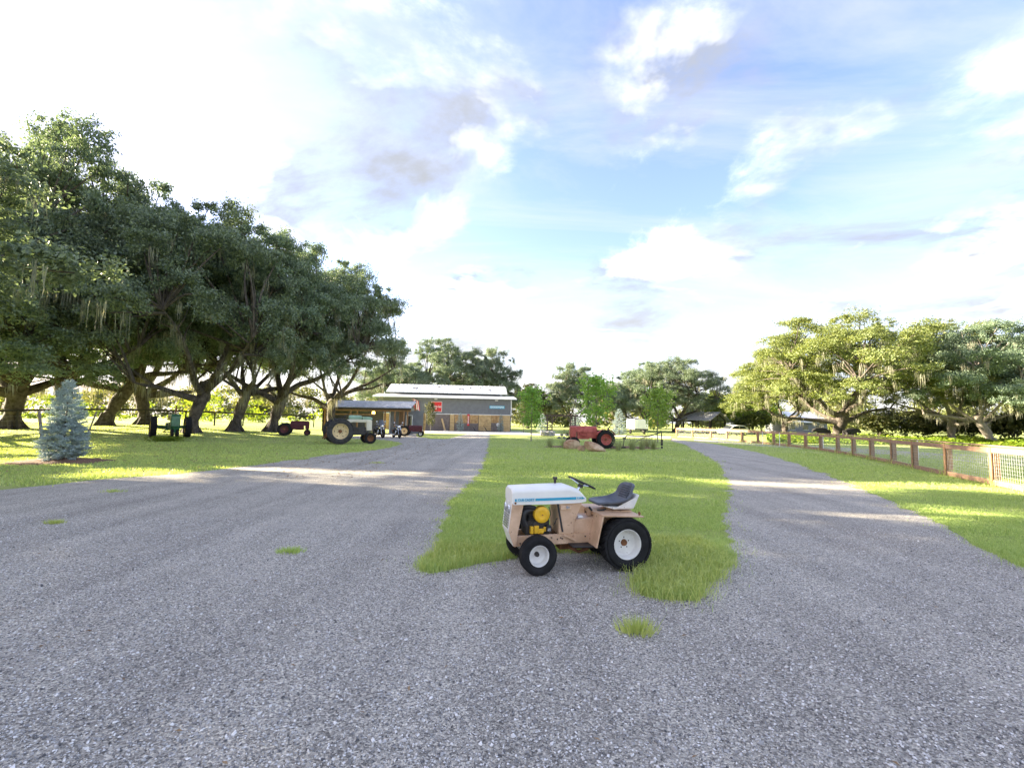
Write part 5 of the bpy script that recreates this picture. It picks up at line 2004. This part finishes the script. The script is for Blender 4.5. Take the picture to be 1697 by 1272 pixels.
# ------------------------------------------------------------------ motorcycles
def motorcycle(px, py, heading, label, sc=1.0, touring=True):
    g_ = G(px, py)
    t = empty('motorcycle', (g_.x, g_.y, 0.01), heading, sc)
    tag(t, label, 'motorcycle', 'motorcycles on the gravel')
    for x, r_, nm in ((.80, .31, 1), (-.72, .31, 1)):
        wv = MB().lathe([(.05, -.02), (.19, -.03), (.20, 0), (.19, .03), (.05, .02)], (x, 0, r_), 'Y', 24, True).build('wheel', MT['dark_metal'], t, True)
        MB().lathe([(.20, -.05), (.27, -.065), (.305, -.04), (.31, 0), (.305, .04), (.27, .065), (.20, .05)], (x, 0, r_), 'Y', 28, True).build('tyre', MT['rubber'], wv, True)
        fd = MB()
        vs_, fs_ = [], []
        for k in range(9):
            q = R_(20 + 130 * k / 8)
            for yy in (-.07, 0, .07):
                vs_.append((x + (r_ + .05 + (.02 if yy == 0 else 0)) * math.cos(q), yy, r_ + (r_ + .05 + (.02 if yy == 0 else 0)) * math.sin(q)))
        for k in range(8):
            for j in range(2):
                fs_.append((3 * k + j, 3 * k + j + 1, 3 * k + j + 4, 3 * k + j + 3))
        fo_ = fd.add(vs_, fs_).build('mudguard', MT['black'], t, True)
        fo_.modifiers.new('thick', 'SOLIDIFY').thickness = .008
    en_ = MB()
    en_.cyl((.08, 0, .42), (.26, 0, .74), .09, .085, 14).cyl((-.02, 0, .42), (-.18, 0, .74), .09, .085, 14).box((.02, 0, .34), (.5, .26, .22))
    for k in range(5):
        q = .5 + k * .05
        en_.cyl((.08 + .18 * (q - .42) / .32, 0, q), (.08 + .18 * (q - .40) / .32, 0, q + .02), .115, n=12)
        en_.cyl((-.02 - .16 * (q - .42) / .32, 0, q), (-.02 - .16 * (q - .40) / .32, 0, q + .02), .115, n=12)
    en_.build('engine', MT['dark_metal'], t, True)
    MB().tube(smoothpath([(.25, -.14, .62), (.30, -.2, .40), (.05, -.2, .27), (-.95, -.22, .30)], 4), .042, 9).build('exhaust_pipe', MT['chrome'], t, True)
    fr2 = MB().tube(smoothpath([(.52, 0, .92), (.38, 0, .36), (0, 0, .20), (-.40, 0, .26), (-.5, 0, .60), (-.1, 0, .80), (.52, 0, .92)], 4), .022, 7)
    fr2.bar((-.72, -.1, .31), (-.3, -.1, .34), .03).bar((-.72, .1, .31), (-.3, .1, .34), .03)
    fr2.build('frame', MT['black'], t, True)
    MB().tube([(.52, -.09, 1.0), (.80, -.09, .31)], .026, 8).tube([(.52, .09, 1.0), (.80, .09, .31)], .026, 8).build('fork', MT['chrome'], t, True)
    MB().ball((.22, 0, .86), (.28, .14, .12), 16, 10).build('fuel_tank', MT['black'], t, True)
    MB().ball((-.20, 0, .76), (.26, .17, .07), 14, 8).ball((-.50, 0, .82), (.18, .14, .07), 12, 8).build('seat', MT['seat_vinyl'], t, True)
    MB().tube(smoothpath([(.18, -.42, 1.08), (.34, -.34, 1.10), (.46, -.12, 1.02), (.46, .12, 1.02), (.34, .34, 1.10), (.18, .42, 1.08)], 4), .014, 7).build('handlebar', MT['chrome'], t, True)
    MB().lathe([(0, .10), (.09, .09), (.10, .04), (.07, -.06), (0, -.09)], (.62, 0, .92), 'X', 16).build('headlight', MT['chrome'], t, True)
    for s in (-1, 1):
        MB().cyl((.36, s * .30, 1.10), (.40, s * .34, 1.24), .008, n=6).ball((.40, s * .35, 1.27), (.02, .07, .045), 10, 6).build('mirror', MT['chrome'], t, True)
        if touring:
            MB().box((-.62, s * .22, .55), (.52, .16, .30)).build('saddlebag', MT['black'], t, True, bevel=.04)
        MB().cyl((.58, s * .12, .78), (.58, s * .2, .78), .04, n=10).build('turn_lamp', MT['chrome'], t, True)
    if touring:
        ws = MB()
        vs_, fs_ = [], []
        for i in range(6):
            for j in range(7):
                q = -1 + 2 * j / 6
                vs_.append((.60 - .10 * i / 5 - .10 * q * q, q * .26 * (1 - .25 * i / 5), .98 + .42 * i / 5))
        for i in range(5):
            for j in range(6):
                fs_.append((i * 7 + j, i * 7 + j + 1, i * 7 + j + 8, i * 7 + j + 7))
        ws.add(vs_, fs_).build('windscreen', MT['glass'], t, True)
    MB().bar((0, .12, .3), (-.06, .3, .02), .02).build('kickstand', MT['chrome'], t)
    MB().box((-.98, 0, .60), (.04, .14, .10)).build('tail_light', MT['red_sign'], t)
    return t


motorcycle(627, 725, R_(-50), 'chrome touring motorcycle parked nearest the cream tractor', 1.05)
motorcycle(657, 725.5, R_(-58), 'black motorcycle parked right of the chrome one', 1.0, False)
# ------------------------------------------------------------------ grass blades, gravel stones, weeds
gpoly = np.array(gravel_poly)
apoly = np.array(apron_poly)
rg = np.random.default_rng(21)


def edge_distance(x, y):
    """distance to the nearest point of the gravel outline"""
    pts = gpoly
    d = np.full(len(x), 1e9)
    for i in range(0, len(x), 20000):
        xs, ys = x[i:i + 20000, None], y[i:i + 20000, None]
        d[i:i + 20000] = np.sqrt(((xs - pts[None, :, 0]) ** 2 + (ys - pts[None, :, 1]) ** 2)).min(1)
    return d


def in_view(x, y, m=1.1):
    return (y > 0.5) & (np.abs(x) < y * 1.18 * m + 1.0)


def blades(name, x, y, h, wd, lean=.55, tri=False, mat='grass', label=None):
    n = len(x)
    z0 = terrain(x, y)
    a = rg.uniform(0, 6.28, n)
    la = rg.uniform(0, 6.28, n)
    L = lean * rg.uniform(.1, 1.0, n) * h
    dx, dy = np.cos(la) * L, np.sin(la) * L
    sx, sy = np.cos(a) * wd, np.sin(a) * wd
    if tri:
        V = np.empty((n, 3, 3))
        V[:, 0] = np.stack([x - sx, y - sy, z0 - .01], 1)
        V[:, 1] = np.stack([x + sx, y + sy, z0 - .01], 1)
        V[:, 2] = np.stack([x + dx, y + dy, z0 + h], 1)
        F = np.arange(3 * n).reshape(n, 3)
    else:
        V = np.empty((n, 5, 3))
        V[:, 0] = np.stack([x - sx, y - sy, z0 - .01], 1)
        V[:, 1] = np.stack([x + sx, y + sy, z0 - .01], 1)
        V[:, 2] = np.stack([x + dx * .45 + sx * .75, y + dy * .45 + sy * .75, z0 + h * .62], 1)
        V[:, 3] = np.stack([x + dx * .45 - sx * .75, y + dy * .45 - sy * .75, z0 + h * .62], 1)
        V[:, 4] = np.stack([x + dx * 1.3, y + dy * 1.3, z0 + h * (1 - .25 * lean)], 1)
        F = (np.array([[0, 1, 2], [0, 2, 3], [3, 2, 4]])[None] + 5 * np.arange(n)[:, None, None]).reshape(-1, 3)
    o = link(name, mesh_np(name, V.reshape(-1, 3), F, MT[mat]))
    o['kind'] = 'stuff'
    tag(o, label, 'grass')
    return o


def scatter(x0, x1, y0, y1, dens):
    n = int((x1 - x0) * (y1 - y0) * dens)
    return rg.uniform(x0, x1, n), rg.uniform(y0, y1, n)


def lawn_points(x0, x1, y0, y1, dens):
    x, y = scatter(x0, x1, y0, y1, dens)
    k = in_view(x, y)
    x, y = x[k], y[k]
    k = ~inside(gpoly, x + rg.normal(0, .05, len(x)) * np.where(rg.random(len(x)) < .06, 4, 1), y + rg.normal(0, .05, len(x)) * np.where(rg.random(len(x)) < .06, 4, 1)) & ~inside(apoly, x, y)
    k &= ~(((x - spruce_xy.x) / 1.3) ** 2 + ((y - spruce_xy.y) / 1.1) ** 2 < 1)
    k &= ~(((x - bed_xy.x) / 3.9) ** 2 + ((y - bed_xy.y) / 1.15) ** 2 < 1)
    return x[k], y[k]


def patch_height(x, y):
    return .75 + .35 * np.sin(x * 2.1 + 1.3 * np.sin(y * 1.7)) * np.sin(y * 2.6 + x * .7)


# island and verge, near: dense blades that thin out with distance
xs, ys = [], []
for (a, b, d) in ((3.6, 6.5, 7600), (6.5, 9, 3600), (9, 13, 1400)):
    x, y = lawn_points(-4, 13, a, b, d)
    xs.append(x)
    ys.append(y)
x, y = np.concatenate(xs), np.concatenate(ys)
ed = edge_distance(x, y)
keep = (ed > .05) | (rg.random(len(x)) < .4)
x, y, ed = x[keep], y[keep], ed[keep]
tall = np.where(y < 6.2, 1.25, .8) * np.where(ed < .3, 1.25, 1.0)
h = .06 * tall * patch_height(x, y) * rg.uniform(.5, 1.5, len(x))
blades('lawn_grass', x, y, h, np.where(y < 7, .0022, .0045) * rg.uniform(.7, 1.4, len(x)), .9, label='bright green lawn grass on the island and verge near the tractor')
xs, ys = [], []
for (x0, x1, a, b, d) in ((-8, 22, 13, 19, 420), (-40, -3, 10, 19, 300), (-40, 30, 19, 27, 150), (-50, 30, 27, 40, 45)):
    x, y = lawn_points(x0, x1, a, b, d)
    xs.append(x)
    ys.append(y)
x, y = np.concatenate(xs), np.concatenate(ys)
h = .06 * patch_height(x, y) * rg.uniform(.5, 1.5, len(x))
blades('far_lawn_grass', x, y, h, .010 + y * .0005, .8, True, label='mown grass across the lawns further back')

# taller uncut grass at the corner behind the rear wheel, along the fence and about the tractor
xs, ys, hs = [], [], []
cg = G(1120, 960)
x, y = scatter(cg.x - .9, cg.x + .9, cg.y - .8, cg.y + 1.6, 3800)
k = ~inside(gpoly, x + rg.normal(0, .07, len(x)), y + rg.normal(0, .07, len(x))) & ((x - cg.x) > -.75)
xs.append(x[k]); ys.append(y[k]); hs.append(np.full(k.sum(), .13))
cg = G(725, 925)
x, y = scatter(cg.x - .5, cg.x + 1.2, cg.y - .45, cg.y + .6, 2600)
k = ~inside(gpoly, x, y)
xs.append(x[k]); ys.append(y[k]); hs.append(np.full(k.sum(), .10))
for i, p in enumerate(posts[:-1]):
    q = posts[i + 1]
    m = int(260 if p.y < 30 else 120)
    t = rg.random(m)
    xs.append(p.x + (q.x - p.x) * t + rg.normal(0, .10, m))
    ys.append(p.y + (q.y - p.y) * t + rg.normal(0, .10, m))
    hs.append(np.full(m, .16))
    xs.append(p.x + rg.normal(0, .12, 60)); ys.append(p.y + rg.normal(0, .12, 60)); hs.append(np.full(60, .28))
m = 700
xs.append(GO.x - rg.uniform(.2, 1.0, m)); ys.append(GO.y + rg.uniform(.25, .5, m)); hs.append(np.full(m, .13))
x, y, h = np.concatenate(xs), np.concatenate(ys), np.concatenate(hs)
blades('uncut_grass', x, y, h * rg.uniform(.5, 1.4, len(x)), .0016 + y * .00030, .9, label='longer uncut grass along the fence and about the tractor wheels')

# single tufts growing in the gravel
GT = 'grass tufts in the gravel'
for j, (px, py, s, n, lab) in enumerate([(1055, 1048, .13, 260, 'round grass tuft alone in the gravel in front of the tractor'),
                                         (482, 915, .14, 300, 'flat grass tuft in the middle of the left gravel'),
                                         (92, 867, .11, 220, 'small grass tuft in the gravel near the left edge'),
                                         (187, 815, .22, 140, 'low grass tuft in the gravel beside the left lawn'),
                                         (625, 767, .28, 120, 'small faint grass tuft in the drive towards the barn')]):
    g = G(px, py)
    V, F = [], []
    for k in range(n):
        r_ = min(abs(rg.normal(0, .45)), .8) * s
        a = rg.uniform(0, 6.28)
        x, y = r_ * math.cos(a) * 1.5, r_ * math.sin(a) * .9
        hh = rg.uniform(.04, .10) * (1.3 if j == 0 else .7)
        le = rg.uniform(.2, .9) * hh
        w_ = .003 + g.y * .0002
        o = len(V)
        V += [(x - w_, y, -.005), (x + w_, y, -.005), (x + math.cos(a) * le, y + math.sin(a) * le, hh)]
        F.append((o, o + 1, o + 2))
    o = link('grass_tuft', mesh_np('grass_tuft', np.array(V), np.array(F), MT['grass']), None, (g.x, g.y, .006))
    tag(o, lab, 'grass tuft', GT)

# loose stones lying on the near gravel
n = 70000
t = rg.random(n)
y = 1.7 + 5.6 * t ** 1.5
x = rg.uniform(-1, 1, n) * (y * 1.16 + .3)
k = inside(gpoly, x, y)
x, y = x[k], y[k]
n = len(x)
base = np.array([[1, 0, 0], [-1, 0, 0], [0, 1, 0], [0, -1, 0], [0, 0, 1], [0, 0, -1]], float)
fa = np.array([[0, 2, 4], [2, 1, 4], [1, 3, 4], [3, 0, 4], [2, 0, 5], [1, 2, 5], [3, 1, 5], [0, 3, 5]])
sz = rg.gamma(5, .0009, n) + .0018
V = base[None] * rg.uniform(.55, 1.25, (n, 6, 1)) + rg.normal(0, .16, (n, 6, 3))
an = rg.uniform(0, 6.28, n)
ca, sa = np.cos(an)[:, None], np.sin(an)[:, None]
tl = rg.normal(0, .5, n)[:, None]
X, Y, Z = V[:, :, 0], V[:, :, 1], V[:, :, 2] * .65
X, Z = X * np.cos(tl) - Z * np.sin(tl), X * np.sin(tl) + Z * np.cos(tl)
X, Y = X * ca - Y * sa, X * sa + Y * ca
V = np.stack([X, Y, Z], 2) * sz[:, None, None]
V[:, :, 0] += x[:, None]
V[:, :, 1] += y[:, None]
V[:, :, 2] += .006 + sz[:, None] * .25
F = (fa[None] + 6 * np.arange(n)[:, None, None]).reshape(-1, 3)
o = link('gravel_stones', mesh_np('gravel_stones', V.reshape(-1, 3), F, MT['stone_bits']))
tag(o, 'loose grey gravel stones covering the foreground', 'gravel', kind='stuff')

# leafy weeds under the pasture oaks
r_ = np.random.default_rng(5)
n = 26000
y = r_.uniform(42, 68, n)
x = r_.uniform(.56, 1.25, n) * y
hz_ = .15 + .55 * np.clip(np.sin(x * .7 + 2 * np.sin(y * .31)) * np.sin(y * .9 + x * .2) + .25, 0, 1)
c = np.stack([x, y, hz_ * r_.uniform(.2, 1.0, n)], 1)
nn = rand_dirs(r_, n) * .7 + np.array([0, 0, 1.0])
nn /= np.linalg.norm(nn, axis=1, keepdims=True)
V, F = leaf_quads(r_, c, nn, r_.uniform(.10, .22, n), .7)
o = link('weeds', mesh_np('weeds', V, F, MT['weed']))
tag(o, 'bright leafy weeds under the pasture oaks', 'weeds', kind='stuff')
# leafy plants at the feet of the green tractor
n = 900
g = G(270, 733)
c = np.stack([g.x + r_.normal(0, .5, n), g.y + r_.normal(.3, .25, n), r_.uniform(.02, .28, n) + float(terrain(g.x, g.y))], 1)
nn = rand_dirs(r_, n) * .7 + np.array([0, 0, .8])
nn /= np.linalg.norm(nn, axis=1, keepdims=True)
V, F = leaf_quads(r_, c, nn, r_.uniform(.04, .08, n), .6)
o = link('leafy_plants', mesh_np('leafy_plants', V, F, MT['weed']))
tag(o, 'leafy plants at the front wheel of the green tractor', 'plants', kind='stuff')

# fallen leaves on the gravel and under the oaks
MT['dead_leaf'] = leafmat('dead_leaf', (0.16, 0.09, 0.04), (0.36, 0.25, 0.13), 0.1, (1, 1, 1))
n = 5200
x = np.concatenate([rg.uniform(-9, 8, 700), rg.uniform(-34, -4, n - 700)])
y = np.concatenate([rg.uniform(2.2, 14, 700), rg.uniform(12, 34, n - 700)])
c = np.stack([x, y, terrain(x, y) + np.where(np.arange(n) < 700, .016, .05)], 1)
nn = rand_dirs(rg, n) * .35 + np.array([0, 0, 1.0])
nn /= np.linalg.norm(nn, axis=1, keepdims=True)
V, F = leaf_quads(rg, c, nn, np.where(np.arange(n) < 700, rg.uniform(.010, .022, n), rg.uniform(.03, .06, n)), .45)
o = link('fallen_leaves', mesh_np('fallen_leaves', V, F, MT['dead_leaf']))
tag(o, 'dry fallen oak leaves scattered on the gravel and lawn', 'leaves', kind='stuff')
